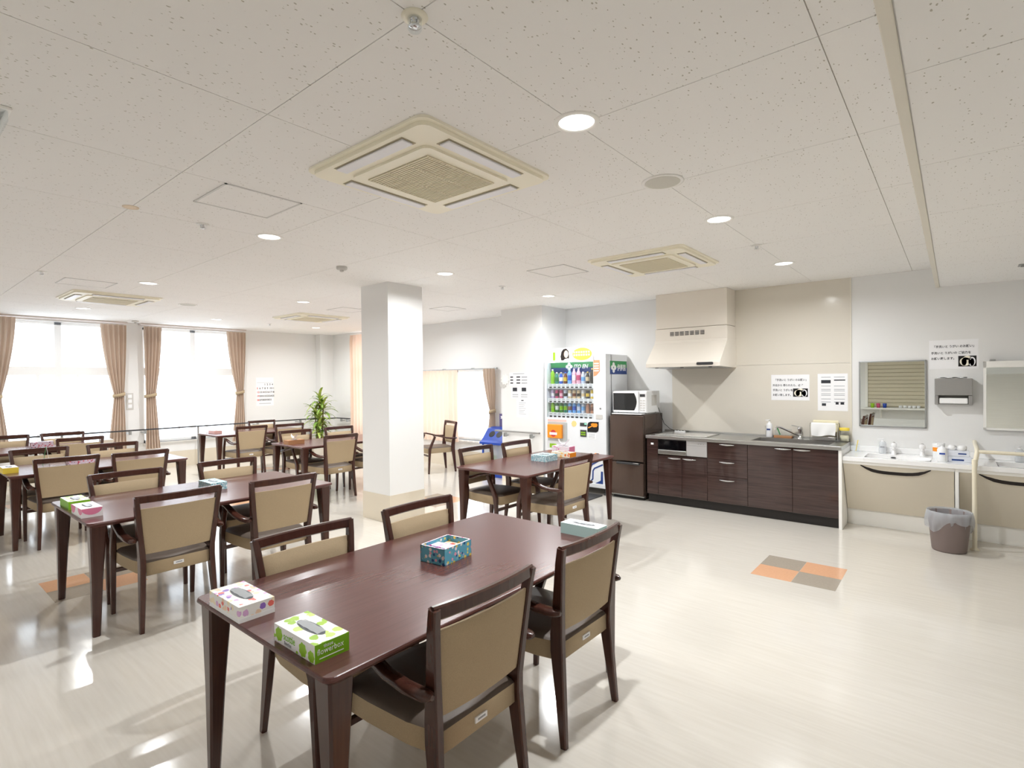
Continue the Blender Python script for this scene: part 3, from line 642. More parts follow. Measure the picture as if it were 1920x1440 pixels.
MB().box(-.07, .068, -.094, -.05, .004, .058, .002).build('card_stack', 'blue_bin', t); MB().box(-.068, .066, -.046, .02, .004, .064, .002).build('card_stack', 'print_pink', t); MB().box(-.066, .066, .024, .09, .004, .05, .002).build('card_stack', 'print_orange', t)
tissue_box('pale teal and white tissue box at pillar-far end of the table', -1.60, 2.548, .24, .10, .06, side='pale_teal', top='paper')
tissue_box('lime green tissue box behind pink and white one on table corner', -4.83, .945, .25, .12, .055, side='lime_side', end='lime_side', top='print_lime')
b = tissue_box('white tissue box with pink curves at table corner beside green one', -4.46, .935, .25, .115, .060, side='paper', end='paper', top='paper')
MB().prism([(.1+.055*cos(k*pi/10+pi), .06+.04*sin(k*pi/10+pi)) for k in range(11)], -.058, -.0575, 'y').prism([(-.08+.06*cos(k*pi/10+pi), .06+.05*sin(k*pi/10+pi)) for k in range(11)], -.058, -.0575, 'y').prism([(.0+.055*cos(k*pi/10+pi), .058+.042*sin(k*pi/10+pi)) for k in range(11)], .125, .1256, 'x').build('pink_print', 'pink', b)
tissue_box('teal blue flower-print tissue box on pink-and-green-box table', -4.73, 1.825, .25, .125, .058, side='print_teal', top='print_teal')
tissue_box('yellow tissue box at end of table near the frame edge', -7.27, .905, .24, .115, .055, side='yellow', top='paper')
tissue_box('red and cream print tissue box lying behind an armchair back', -7.36, 1.50, .11, .24, .05, side='print_red', top='print_red')
t = thing('menu_card', 'upright folded green and white menu card standing on table', 'menu card', (-7.62, 1.25, TZ), 1.42)
for s, m in ((-1, 'green'), (1, 'paper')): MB().sweep([(s*.03, 0, 0), (0, 0, .20)], (.05, .0015), (0, 1, 0)).build('card_leaf', m, t)
tissue_box('red and purple print tissue box on the first-window table', -9.87, 1.57, .12, .24, .075, side='print_red', top='print_red')
tissue_box('white and cream tissue box on the first-window table end', -9.65, 2.26, .24, .12, .06, side='paper', end='cream', top='paper')
tissue_box('blue flower-print tissue box on table before vending machine', -3.42, 4.67, .20, .21, .065, side='print_teal', top='print_teal')
tissue_box('orange and yellow print tissue box next to blue one by vending machine', -3.42, 5.04, .25, .13, .05, side='print_orange', end='orange', top='print_orange')
tissue_box('pink print tissue box with tissue pulled out, before vending machine', -3.62, 5.33, .25, .12, .075, side='print_pink', end='pink', top='print_pink', tissue=True)
tissue_box('brown wood-look tissue box with tissue pulled out, pillar-side table', -7.20, 3.86, .13, .24, .06, side='wood_card', top='wood_card', tissue=True)
tissue_box('pale pink tissue box on the calendar-window table', -9.98, 3.90, .24, .13, .045, side='pale_pink', top='pale_pink')

# ------------------------------------------------------------------ wall items on the window side
c0 = WX(480, 708, XW); c1 = WX(513, 760, XW)
t = thing('wall_calendar', 'white month calendar with printed dates hanging beside tall window', 'calendar', (XW+.002, (c0.y+c1.y)/2, c1.z))
yw, zh = c1.y-c0.y, c0.z-c1.z
MB().box(XW, XW+.004, c0.y, c1.y, c1.z, c0.z).build('sheet', 'paper', t, True)
MB().box(XW, XW+.005, c0.y+.02, c1.y-.02, c0.z-.11, c0.z-.106).build('ruled_line', 'ink_light', t, True)
mb = MB()
d = 1
for r in range(5):
    for c in range(7):
        if r == 0 and c < 3 or d > 31: continue
        text(str(d), .052, (XW+.0045, c0.y+.025+c*(yw-.05)/6-.012, c0.z-.165-r*.083), EAST, 'red' if c == 0 else 'ink', t, 'date_numeral', bold=.0015); d += 1
MB().box(XW, XW+.005, c0.y+.06, c1.y-.06, c1.z+.045, c1.z+.055).build('footer_print', 'ink_light', t, True)
t = thing('wall_switch', 'tall pale grey switch panel on the wall between tall windows', 'switch', (XW, 3.05, 1.13))
MB().box(0, .012, -.055, .055, 0, .30, .004).build('plate', 'grey_light', t)
for k in range(3): MB().box(.012, .018, -.03, .03, .03+k*.09, .09+k*.09, .003).build('rocker', 'white_plastic', t)
# notices and clock on the wall box
def paper_sheet(name, label, cat, y, x0, x1, z0, z1, lines, group=None):
    t = thing(name, label, cat, ((x0+x1)/2, y, z0), 0, group)
    MB().box(x0, x1, y-.0015, y, z0, z1).build('sheet', 'paper', t, True)
    for (a, b, c, d, m) in lines: MB().box(x0+a*(x1-x0), x0+b*(x1-x0), y-.002, y-.001, z0+c*(z1-z0), z0+d*(z1-z0)).build('printed_line', m, t, True)
    return t
L = [(.2, .8, .88, .92, 'ink_light')]
for r in (.62, .40, .18): L += [(.05, .2, r, r+.09, 'ink'), (.38, .58, r, r+.09, 'ink'), (.65, .95, r, r+.07, 'ink_light')]
paper_sheet('notice_sheet', 'white notice with three rows of print on wall box', 'notice', 6.42, -5.36, -4.99, 1.50, 1.71, L)
paper_sheet('notice_sheet', 'white sheet with two small dark photos on wall box', 'notice', 6.42, -5.33, -4.99, 1.31, 1.485, [(.10, .36, .62, .95, 'ink'), (.62, .88, .62, .95, 'ink'), (.08, .42, .3, .36, 'ink_light'), (.58, .95, .3, .36, 'ink_light'), (.08, .42, .12, .17, 'ink_light'), (.58, .95, .12, .17, 'ink_light')])
paper_sheet('notice_sheet', 'narrow white text sheet below the photo sheet on wall box', 'notice', 6.42, -5.22, -4.99, 1.02, 1.30, [(.4, .6, .9, .95, 'ink')]+[(.2, .8-.1*(k % 3), .78-k*.1, .80-k*.1, 'ink_light') for k in range(7)])
t = thing('paper_rosette', 'round white paper rosette pinned on wall box beside notice', 'wall decoration', (-5.45, 6.42, 1.60))
for cx, cz, r, m in ((-.04, -.06, .07, 'grey_light'), (.0, .0, .075, 'white_paint')):
    MB().prism([(cx+r*(1+.12*cos(9*a))*cos(a), cz+r*(1+.12*cos(9*a))*sin(a)) for a in [2*pi*k/72 for k in range(72)]], -.006-.003*(cz > -.01), 0, 'y').build('rosette', m, t)
MB().prism(circ(0, 0, .03), -.012, -.009, 'y').build('center', 'paper', t)

# ------------------------------------------------------------------ plant in the corner
PXc, PYc = -10.72, 6.33
t = thing('potted_plant', 'tall leafy dracaena plant in the corner by windows', 'plant', (PXc, PYc, 0))
MB().lathe([(.11, 0), (.15, .28), (.16, .30), (.145, .30), (.14, .27)], n=24).build('pot', 'pot', t)
MB().lathe([(.138, .268), (.0, .272)], n=20).build('soil', 'soil', t)
heads = [(.02, 0, 1.22, 16), (-.05, .05, 1.02, 18), (.07, -.05, .84, 20), (-.09, -.04, .90, 16), (0, .08, .66, 20), (.08, .05, 1.06, 14), (.10, -.08, .58, 18), (-.10, .02, .54, 16)]
leaf = []
for L_, dr, m in ((.40, 1.5, 'green_leaf'), (.34, 1.9, 'dark_leaf'), (.37, 1.2, 'green_leaf')):
    pts = [(0, 0)]
    for q in range(8): an = -dr*(q/8)**1.3; pts.append((pts[-1][0]+L_/8*cos(an), pts[-1][1]+L_/8*sin(an)))
    def lf(u, v, pts=pts): i = int(round(u*8)); return (pts[i][0], (2*v-1)*.030*(sin(pi*(.12+.88*u)))**.7, pts[i][1]-.010*(1-abs(2*v-1)))
    leaf.append(MB().grid(lf, 8, 2).mesh('leaf', m))
k = 0
for hx, hy, hz, n in heads:
    MB().tube([(hx*.3, hy*.3, .27), (hx*.8, hy*.8, hz*.6), (hx, hy, hz)], .013, 7).build('cane', 'cane', t)
    for q in range(n):
        o = bpy.data.objects.new('leaf', leaf[k % 3]); COL.objects.link(o); o.parent = t; k += 1
        o.location = (hx, hy, hz+.04-.16*q/n); o.rotation_euler = (0, -1.25+1.35*q/n+random.uniform(-.15, .15), q*2.4+random.uniform(-.3, .3)); sc_ = random.uniform(.65, 1.05); o.scale = (sc_, 1, sc_)

# ------------------------------------------------------------------ recycling bin behind the wall box
t = thing('recycling_bin', 'blue-lidded recycling bin with clear bag beside wall box', 'recycling bin', (-5.82, 6.76, 0))
bw, bd = .27, .2
MB().box(-bw, bw, -bd, bd, 0, .16, .01).build('base', 'blue_bin', t)
fr = MB()
for sx in (-1, 1):
    for sy in (-1, 1): fr.box(sx*bw-.012*sx-.012, sx*bw-.012*sx+.012, sy*bd-.012*sy-.012, sy*bd-.012*sy+.012, .15, .54)
fr.build('frame', 'blue_bin', t)
MB().box(-bw+.02, bw-.02, -bd+.02, bd-.02, .02, .54, .02).build('bag', 'bag', t)
MB().lathe([(.05, 0), (.055, .05), (.05, .14), (.02, .17)], (-.1, -.08, .17), 12).build('bottle_waste', 'lime', t)
lid = MB().prism([(-bd-.03, .54), (-bd-.03, .57), (-bd+.03, .60), (-.02, .78), (.08, .80), (bd, .80), (bd, .54)], -bw-.03, bw+.03, 'x').build('lid', 'blue_bin', t)
n = Vector((0, -.18, .15)).normalized()
for x in (-.14, .02, .18):
    e = Vector((x, -.09, .695)); u = Vector((1, 0, 0)); v = n.cross(u)
    ns = Vector((0, -.766, .643))
    v = ns.cross(u); pts = [e+u*.06*cos(a)+v*.06*sin(a) for a in [2*pi*k/20 for k in range(20)]]
    m_ = MB(); m_.add([p+ns*.004 for p in pts]+[p-ns*.01 for p in pts], [tuple(range(20)), tuple(range(39, 19, -1))]+[(j, (j+1) % 20, 20+(j+1) % 20, 20+j) for j in range(20)]); m_.build('throw_hole', 'black', lid)
MB().box(-.2, bw, bd-.03, bd-.015, .80, 1.02).build('backboard', 'purple', t)
for x, z in ((-.14, .96), (-.03, .96), (.08, .95), (-.1, .88), (.04, .88), (.16, .9)):
    MB().prism([(x+.028*(1+.35*cos(5*a))*cos(a), z+.028*(1+.35*cos(5*a))*sin(a)) for a in [2*pi*k/30 for k in range(30)]], bd-.032, bd-.030, 'y').build('flower_print', 'paper', t)

# ------------------------------------------------------------------ vending machine
VX0, VX1, VY0, VY1, VH = -4.67, -3.645, 6.40, 7.02, 1.935
vm = thing('vending_machine', 'white drinks vending machine with lit display between wall box and refrigerator', 'vending machine', ((VX0+VX1)/2, (VY0+VY1)/2, 0))
DX0, DX1, DZ0, DZ1 = -4.635, -3.84, 1.045, 1.855
mb = MB()
mb.box(VX0, VX1, VY0+.14, VY1, .10, VH, .006)
mb.box(VX0, DX0, VY0, VY0+.16, .10, VH).box(DX1, VX1, VY0, VY0+.16, .10, VH).box(DX0, DX1, VY0, VY0+.16, .10, DZ0).box(DX0, DX1, VY0, VY0+.16, DZ1, VH)
mb.build('body', 'vending_white', vm, True)
mb = MB()
for x in (VX0+.06, VX1-.06):
    for y in (VY0+.08, VY1-.08): mb.lathe([(.03, 0), (.03, .02), (.014, .022), (.014, .10)], (x, y, 0), 12)
mb.build('foot', 'dark_grey', vm, True)
MB().box(VX0+.02, VX1-.02, VY0-.012, VY0, .10, .155, .004).build('kick_plate', 'vending_white', vm, True)
MB().box(DX0, DX1, VY0+.125, VY0+.14, DZ0, DZ1).build('display_backing', 'paper', vm, True)
MB().box(DX0, DX1, VY0+.115, VY0+.124, 1.69, DZ1).box(DX0, DX1, VY0+.114, VY0+.1235, 1.69, 1.765, mi=1).build('header_board', ['green', 'navy'], vm, True)
text('ITO EN', .078, (-4.235, VY0+.112, 1.752), FRONT, 'paper', vm, shear=.25, bold=.0022, sx=.95)
def leaf_logo(cx, y, cz, r, parent, axis='y', m='paper'):
    o = MB()
    for k in range(4):
        a = pi/4*0+k*pi/2
        c = (cx+r*.62*cos(a), cz+r*.62*sin(a)); o.prism([(c[0]+r*.46*cos(b), c[1]+r*.46*sin(b)) for b in [2*pi*j/18 for j in range(18)]], min(y), max(y), axis)
    o.build('leaf_emblem', m, parent, True)
leaf_logo(-4.31, (VY0+.1125, VY0+.1145), 1.778, .055, vm)
o = MB().box(DX0+.02, DX1-.02, VY0+.03, VY0+.06, DZ1-.012, DZ1-.004).build('display_lamp', mat('display_tube', (250, 252, 255), .3, emit=6) and 'display_tube', vm, True)
MB().box(DX0, DX1, VY0+.012, VY0+.016, DZ0, DZ1).build('display_glass', 'clear_plastic', vm, True)
def zr(py): return WY(1070, py, VY0+.05).z
rows = [(zr(719.5), zr(728.5)), (zr(747), zr(755.5)), (zr(774), zr(784.5))]
for zt, zb in rows:
    sh = MB().box(DX0+.01, DX1-.005, VY0+.025, VY0+.12, zt-.012, zt).box(DX0+.01, DX1-.005, VY0+.022, VY0+.030, zb, zt).build('display_shelf', 'white_plastic', vm, True)
    for k in range(10):
        x = DX0+.06+k*(DX1-DX0-.12)/9; hh = zt-zb
        MB().box(x-.022, x+.022, VY0+.018, VY0+.022, zb+.14*hh, zb+.42*hh, .001).build('select_button', 'dark_grey', sh, True)
        MB().box(x-.024, x+.024, VY0+.020, VY0+.022, zb+.68*hh, zb+.80*hh).build('price_strip', 'ink_light', sh, True)
# advert on top, order window, coin panel, stickers
ad = MB().box(-4.55, -3.83, VY0-.012, VY0-.002, 1.852, 2.045).build('advert_panel', 'paper', vm, True)
MB().prism(circ(-4.01, 1.948, .16, .088, 28), VY0-.0135, VY0-.012, 'y').build('advert_print', 'yellow', ad, True)
MB().prism([(-4.36, 1.868), (-4.372, 1.92), (-4.355, 1.995), (-4.32, 2.03), (-4.27, 2.034), (-4.235, 2.0), (-4.225, 1.93), (-4.228, 1.868)], VY0-.0132, VY0-.012, 'y').build('advert_print', 'hair', ad, True)
MB().prism(circ(-4.275, 1.955, .036, .052, 20), VY0-.0145, VY0-.0132, 'y').build('advert_print', 'skin', ad, True)
MB().prism([(-4.33, 1.852), (-4.30, 1.885), (-4.25, 1.895), (-4.20, 1.885), (-4.18, 1.852)], VY0-.0142, VY0-.0132, 'y').build('advert_print', 'paper', ad, True)
MB().prism(rrect(-4.505, -4.465, 1.87, 1.99, .012), VY0-.0132, VY0-.012, 'y').build('advert_print', 'lime', ad, True)
for z in (1.975, 1.935): 
    for k in range(7): MB().box(-4.15+k*.04, -4.125+k*.04, VY0-.0145, VY0-.0135, z-.012, z+.012).build('advert_print', 'cream', ad, True)
MB().prism([(-3.835, 1.855), (-3.735, 1.855), (-3.735, 1.70), (-3.79, 1.645), (-3.835, 1.63)], VY0-.002, VY0, 'y').build('sticker', mat('salmon', (236, 150, 110), .5) and 'salmon', vm, True)
for k in range(4): MB().box(-3.825, -3.75, VY0-.0028, VY0-.002, 1.80-k*.033, 1.815-k*.033).build('sticker_print', 'paper', vm, True)
MB().box(DX0+.02, DX1-.45, VY0-.003, VY0, .985, 1.015).build('sticker', 'pale_pink', vm, True)
MB().box(DX0+.02, DX0+.36, VY0-.004, VY0, .70, .975, .002).build('delivery_frame', mat('frame_silver', (196, 204, 206), .3, .3) and 'frame_silver', vm, True)
ob = MB().box(DX0+.04, DX0+.29, VY0-.05, VY0-.004, .745, .945, .012).build('delivery_flap', 'orange', vm, True)
MB().prism(circ(DX0+.15, .815, .05), VY0-.0515, VY0-.05, 'y').build('round_mark', 'red', ob, True); MB().box(DX0+.085, DX0+.215, VY0-.0525, VY0-.0515, .795, .83).build('mark_band', 'paper', ob, True)
MB().prism([(-4.16+.042*(1+.06*cos(8*a))*cos(a), .965+.042*(1+.06*cos(8*a))*sin(a)) for a in [2*pi*k/48 for k in range(48)]], VY0-.002, VY0, 'y').build('sticker', mat('gold_sticker', (236, 210, 140), .5) and 'gold_sticker', vm, True)
MB().box(-4.06, -3.95, VY0-.003, VY0, .935, .985).build('price_display', 'dark_grey', vm, True); MB().box(-3.985, -3.955, VY0-.0038, VY0-.003, .962, .978).build('display_digits', mat('led', (120, 240, 170), .4, emit=1.5) and 'led', vm, True)
MB().box(-4.055, -3.955, VY0-.006, VY0, .79, .885, .002).build('keypad', 'dark_grey', vm, True)
for i in range(3):
    for j in range(2): MB().box(-4.04+i*.026, -4.022+i*.026, VY0-.009, VY0-.006, .81+j*.03, .83+j*.03).build('key', 'lime', vm, True)
pc = MB().prism([(-3.94, .86)]+[(-3.94+.14+.0*k, .86) for k in range(0)]+[(-3.80, .86), (-3.77, .875), (-3.76, .91), (-3.76, 1.005), (-3.89, 1.005), (-3.925, .99), (-3.94, .955)], VY0-.003, VY0, 'y').build('card_reader', 'black', vm, True)
MB().prism([(-3.93, .925), (-3.87, .95), (-3.885, .97), (-3.86, .985), (-3.79, .985), (-3.775, .965), (-3.79, .935), (-3.84, .93), (-3.86, .94), (-3.92, .912)], VY0-.0042, VY0-.003, 'y').build('hand_print', 'orange', pc, True)
MB().box(-3.93, -3.80, VY0-.002, VY0, .765, .845).build('notice_sticker', 'paper', vm, True)
for k in range(4): MB().box(-3.92, -3.82, VY0-.0026, VY0-.002, .83-k*.017, .835-k*.017).build('sticker_print', 'ink_light', vm, True)
MB().lathe([(.012, 0), (.012, .004)], n=12).build('lock', 'alu', vm).matrix_local = Matrix.Translation((-3.73-vm.location.x, VY0-vm.location.y, 1.19)) @ Matrix.Rotation(pi/2, 4, 'X')
MB().box(-3.80, -3.70, VY0-.004, VY0, 1.045, 1.105, .002).build('coin_slot', 'grey_light', vm, True)
for z0 in (.46, .34):
    pass
MB().sweep([(-4.05, VY0-.001, .205), (-3.92, VY0-.001, .265), (-3.90, VY0-.001, .36), (-3.87, VY0-.001, .415), (-3.70, VY0-.001, .51)], (.002, .011), (0, 1, 0)).build('blue_stripe', 'navy', vm, True)
MB().sweep([(-3.91, VY0-.001, .165), (-3.86, VY0-.001, .215), (-3.855, VY0-.001, .33), (-3.83, VY0-.001, .365), (-3.70, VY0-.001, .425)], (.002, .010), (0, 1, 0)).build('blue_stripe', 'navy', vm, True)
MB().prism([(-3.82, .16), (-3.70, .16), (-3.70, .33), (-3.73, .33), (-3.735, .205)], VY0-.003, VY0, 'y').build('blue_stripe', 'navy', vm, True)
MB().prism(rrect(-3.83, -3.75, .50, .575, .018), VY0-.003, VY0, 'y').build('sticker', 'orange', vm, True); MB().box(-3.80, -3.76, VY0-.004, VY0-.003, .53, .575).build('sticker_print', 'dark_grey', vm, True)
MB().box(-4.10, -3.90, VY0-.005, VY0, .155, .185, .002).build('air_slot', 'dark_grey', vm, True)
MB().prism(rrect(DX0+.05, DX0+.17, .60, .66, .01), VY0-.002, VY0, 'y').build('sticker', 'lime', vm, True)
sg = MB().box(VX1, VX1+.002, VY0+.12, VY1-.02, 1.66, 1.845).box(VX1+.001, VX1+.003, VY0+.12, VY1-.02, 1.66, 1.752, mi=1).build('side_sign', ['green', 'navy'], vm, True)
leaf_logo(VY0+.215, (VX1+.0025, VX1+.0045), 1.752, .068, sg, 'x')
text('伊藤園', .098, (VX1+.0036, VY0+.315, 1.716), EAST, 'paper', vm, sx=.86, bold=.001)
# drinks in the display: each a bottle or can of its own
def drink(kind, x, z, cap, body, lab, text_label):
    if kind == 'bottle':
        prof = [(.0, 0), (.026, 0), (.028, .006), (.028, .10), (.026, .115), (.012, .145), (.011, .152)]; hcap = (.152, .168, .0125)
    elif kind == 'tall': prof = [(.0, 0), (.029, 0), (.031, .006), (.031, .14), (.028, .16), (.013, .19), (.012, .197)]; hcap = (.197, .214, .0135)
    else: prof = [(.0, 0), (.023, 0), (.026, .006), (.026, .108), (.022, .118)]; hcap = (.118, .120, .021)
    h = prof[-1][1]; mb = MB().lathe(prof, (x, VY0+.075, z), 12, 0)
    mb.lathe([(.0268 if kind == 'can' else prof[2][0]+.0007, h*.25), (.0268 if kind == 'can' else prof[2][0]+.0007, h*.62)], (x, VY0+.075, z), 12, 1)
    mb.lathe([(hcap[2], hcap[0]), (hcap[2], hcap[1]), (.001, hcap[1])], (x, VY0+.075, z), 12, 2)
    tag(mb.build('drink_'+('can' if kind == 'can' else 'bottle'), [body, lab, cap]), text_label, 'drink', 'sample drinks in the vending machine')
for nm, c in (('d_lime', (150, 206, 50)), ('d_teal', (60, 140, 120)), ('d_blue', (40, 90, 200)), ('d_brown', (120, 66, 40)), ('d_sky', (120, 180, 236)), ('d_pink', (244, 190, 208)), ('d_clear', (214, 222, 240)), ('d_dark', (50, 44, 38)), ('d_gold', (226, 190, 60)), ('d_rose', (206, 80, 120)), ('d_lilac', (206, 184, 220)), ('d_beige', (224, 200, 160)), ('d_green', (60, 130, 60)), ('d_milk', (196, 140, 110)), ('d_white', (246, 246, 248))): mat(nm, c, .25)
row1 = [('tall', 'd_lime', 'd_lime', 'd_white', 'lime green tea bottle'), ('bottle', 'd_teal', 'd_green', 'd_white', 'dark teal bottle'), ('bottle', 'd_blue', 'd_white', 'd_beige', 'navy blue bottle'), ('bottle', 'd_brown', 'd_gold', 'd_blue', 'brown bottle with yellow label'), ('tall', 'd_sky', 'd_blue', 'd_white', 'tall sky blue bottle'), ('tall', 'd_pink', 'd_white', 'd_pink', 'pale peach bottle'), ('tall', 'd_pink', 'd_rose', 'd_pink', 'pink bottle with rose label'), ('bottle', 'd_clear', 'd_sky', 'd_white', 'clear water bottle'), ('bottle', 'd_dark', 'd_beige', 'd_gold', 'short black coffee bottle with gold cap'), ('tall', 'd_dark', 'd_dark', 'd_gold', 'tall black coffee bottle with gold cap')]
row2 = [('can', 'd_lilac', 'd_white', 'd_clear', 'lilac can'), ('can', 'd_rose', 'd_dark', 'd_clear', 'crimson can'), ('can', 'd_rose', 'd_pink', 'd_clear', 'rose can with pink band'), ('can', 'd_clear', 'd_dark', 'd_clear', 'silver can with black band'), ('can', 'd_beige', 'd_white', 'd_dark', 'beige milk coffee can with white band'), ('can', 'd_beige', 'd_brown', 'd_dark', 'beige coffee can with brown band'), ('can', 'd_beige', 'd_dark', 'd_clear', 'beige coffee can with black band'), ('can', 'd_white', 'd_beige', 'd_dark', 'white coffee can with beige band'), ('can', 'd_dark', 'd_gold', 'd_gold', 'black can with gold band'), ('can', 'd_gold', 'd_white', 'd_gold', 'golden can')]
row3 = [('bottle', 'd_lime', 'd_lime', 'd_green', 'lime green bottle'), ('bottle', 'd_green', 'd_white', 'd_beige', 'green tea bottle with white label'), ('bottle', 'd_green', 'd_lime', 'd_beige', 'green tea bottle with lime label'), ('bottle', 'd_teal', 'd_lime', 'd_beige', 'teal tea bottle with lime label'), ('bottle', 'd_sky', 'd_brown', 'd_white', 'sky blue bottle with brown label'), ('bottle', 'd_sky', 'd_blue', 'd_beige', 'light blue bottle with blue label'), ('bottle', 'd_sky', 'd_clear', 'd_beige', 'light blue bottle with pale label'), ('bottle', 'd_clear', 'd_sky', 'd_beige', 'pale bottle with light blue label'), ('bottle', 'd_milk', 'd_milk', 'd_beige', 'milk tea bottle with plain label'), ('bottle', 'd_milk', 'd_brown', 'd_milk', 'milk tea bottle with brown label')]
for row, (zt, zb), where in zip((row1, row2, row3), rows, ('top', 'middle', 'bottom')):
    for k, (kind, bo, la, ca, tl) in enumerate(row): drink(kind, DX0+.06+k*(DX1-DX0-.12)/9, zt, ca, bo, la, '%s on %s display shelf of vending machine' % (tl, where))
tag(MB().prism(rrect(-4.25, -3.70, 6.02, 6.40, .02), 0, .012).build('floor_mat', 'dark_grey'), 'black rubber mat on floor in front of vending machine', 'mat')

# ------------------------------------------------------------------ refrigerator and microwave
RX0, RX1, RY0, RY1, RH = -3.60, -3.115, 6.42, 7.02, 1.12
rf = thing('refrigerator', 'dark brown two-door refrigerator beside the kitchen counter', 'refrigerator', ((RX0+RX1)/2, 6.72, 0))
MB().box(RX0, RX1, RY0+.055, RY1, .03, RH, .006).build('body', 'fridge', rf, True)
MB().box(RX0+.02, RX1-.02, RY0+.06, RY1-.02, 0, .03).build('foot_base', 'black', rf, True)
d1 = MB().box(RX0, RX1, RY0, RY0+.05, .505, RH-.012, .012).build('door', 'fridge', rf, True)
d2 = MB().box(RX0, RX1, RY0, RY0+.05, .055, .485, .012).build('door', 'fridge', rf, True)
MB().box(RX0, RX1, RY0+.01, RY0+.05, .045, .055).build('door_trim', 'alu', d2, True)
MB().box(RX0+.10, RX1-.05, RY0-.018, RY0+.01, .462, .492, .008).build('handle', 'dark_grey', d2, True); MB().box(RX1-.14, RX1-.06, RY0-.02, RY0-.012, .482, .492, .002).build('handle_trim', 'chrome', d2, True)
MB().box(RX0+.02, RX1-.03, RY0+.02, RY1-.03, RH, RH+.014, .004).build('top_tray', 'white_plastic', rf, True)
mw = thing('microwave_oven', 'white microwave oven with dark door glass on top of refrigerator', 'microwave', ((RX0+RX1)/2, 6.72, RH+.014))
MX0, MX1, MY0, MY1, MZ0, MZ1 = -3.585, -3.10, 6.50, 6.90, RH+.014, RH+.31
MB().box(MX0, MX1, MY0+.012, MY1, MZ0+.008, MZ1, .008).build('case', 'white_plastic', mw, True)
mb = MB()
for x in (MX0+.04, MX1-.04):
    for y in (MY0+.06, MY1-.05): mb.lathe([(.012, 0), (.012, .01)], (x, y, MZ0), 10)
mb.build('foot', 'dark_grey', mw, True)
XD = MX0+.37
md = MB().prism([(MX0, MZ0+.012), (XD, MZ0+.012), (XD, MZ1-.004), (MX0, MZ1-.004)], MY0-.012, MY0+.012, 'y').build('door', 'white_plastic', mw, True)
MB().prism([(MX0+.008, MZ0+.04), (XD-.055, MZ0+.04)]+[(XD-.055+.035*sin(pi*k/8), MZ0+.04+(MZ1-MZ0-.068)*k/8) for k in range(1, 8)]+[(XD-.055, MZ1-.028), (MX0+.008, MZ1-.028)], MY0-.014, MY0-.011, 'y').build('door_glass', 'black_glass', md, True)
MB().box(XD+.012, MX1-.012, MY0+.006, MY0+.0125, MZ0+.02, MZ1-.02).build('control_panel', 'white_plastic', mw, True)
MB().box(XD+.02, MX1-.025, MY0+.003, MY0+.007, MZ1-.075, MZ1-.04).build('clock_display', 'dark_grey', mw, True)
for j in range(5):
    for i in range(2): MB().box(XD+.02+i*.038, XD+.05+i*.038, MY0+.004, MY0+.007, MZ0+.035+j*.032, MZ0+.05+j*.032, .001).build('button', 'grey_light', mw, True)
MB().box(MX1, MX1+.001, MY0+.15, MY0+.30, MZ0+.10, MZ0+.24).build('info_sticker', 'grey_light', mw, True)
MB().tube([(-3.10, 6.86, 1.20), (-3.085, 6.90, 1.10), (-3.06, 6.95, .98), (-2.98, 6.96, .91), (-2.90, 6.955, .885)], .004, 6).build('power_cord', 'black', mw, True)
t = thing('power_strip', 'small white power strip lying on worktop behind cooktop', 'power strip', (-2.84, 6.955, .867))
MB().box(-.07, .07, -.02, .02, 0, .025, .004).build('case', 'white_plastic', t)
for k in (-.04, 0, .04): MB().box(k-.01, k+.01, -.008, .008, .025, .032, .002).build('plug', 'black', t)

# ------------------------------------------------------------------ kitchen wall panels, hood
KP0, KP1 = -3.02, -.90
kw = bpy.data.objects['wall_back']
MB().box(-2.98, KP1, YW-.006, YW, .86, 1.745).build('wall_panel', 'kitchen_panel', kw, True)
MB().box(-2.14, KP1, YW-.006, YW, 1.748, CEIL).build('wall_panel', 'kitchen_panel', kw, True)
MB().box(KP1, KP1+.012, YW-.010, YW, .86, CEIL).build('panel_edge', 'beam_trim', kw, True)
HX0, HX1 = -3.06, -2.14
hd = thing('range_hood', 'beige slanted kitchen range hood with vent slots above cooktop', 'range hood', (-2.6, 6.75, 1.70))
MB().box(HX0, HX1, 6.72, YW-.006, 2.245, CEIL-.001, .003).build('duct_cover', 'hood', hd, True)
MB().box(HX0-.006, HX1+.004, 6.708, YW-.006, 2.085, 2.24, .004).build('vent_box', 'hood', hd, True)
for k in range(7):
    for j in range(4): MB().box(HX0+.20+k*.066, HX0+.25+k*.066, 6.703, 6.709, 2.145+j*.014, 2.152+j*.014).build('vent_slot', 'dark_grey', hd, True)
# flared body: side profile (y,z)
prof = [(YW-.006, 1.72), (YW-.006, 2.085), (6.70, 2.085), (6.69, 2.05), (6.44, 1.80), (6.425, 1.78), (6.425, 1.735)]
MB().prism(prof, HX0-.01, HX1+.008, 'x').build('canopy', 'hood', hd, True)
MB().prism(rrect(HX1-.27, HX1-.07, 1.752, 1.785, .014), 6.418, 6.426, 'y').build('control_panel', 'dark_grey', hd, True)
MB().prism([(6.45, 1.730), (YW-.03, 1.716), (YW-.03, 1.722), (6.45, 1.737)], HX0+.03, HX1-.03, 'x').build('filter', 'alu', hd, True)
for x in (HX0+.12, HX0+.45, HX1-.12): MB().box(x-.02, x+.02, 6.46, 6.48, 1.722, 1.735, .003).build('filter_clip', 'dark_grey', hd, True)

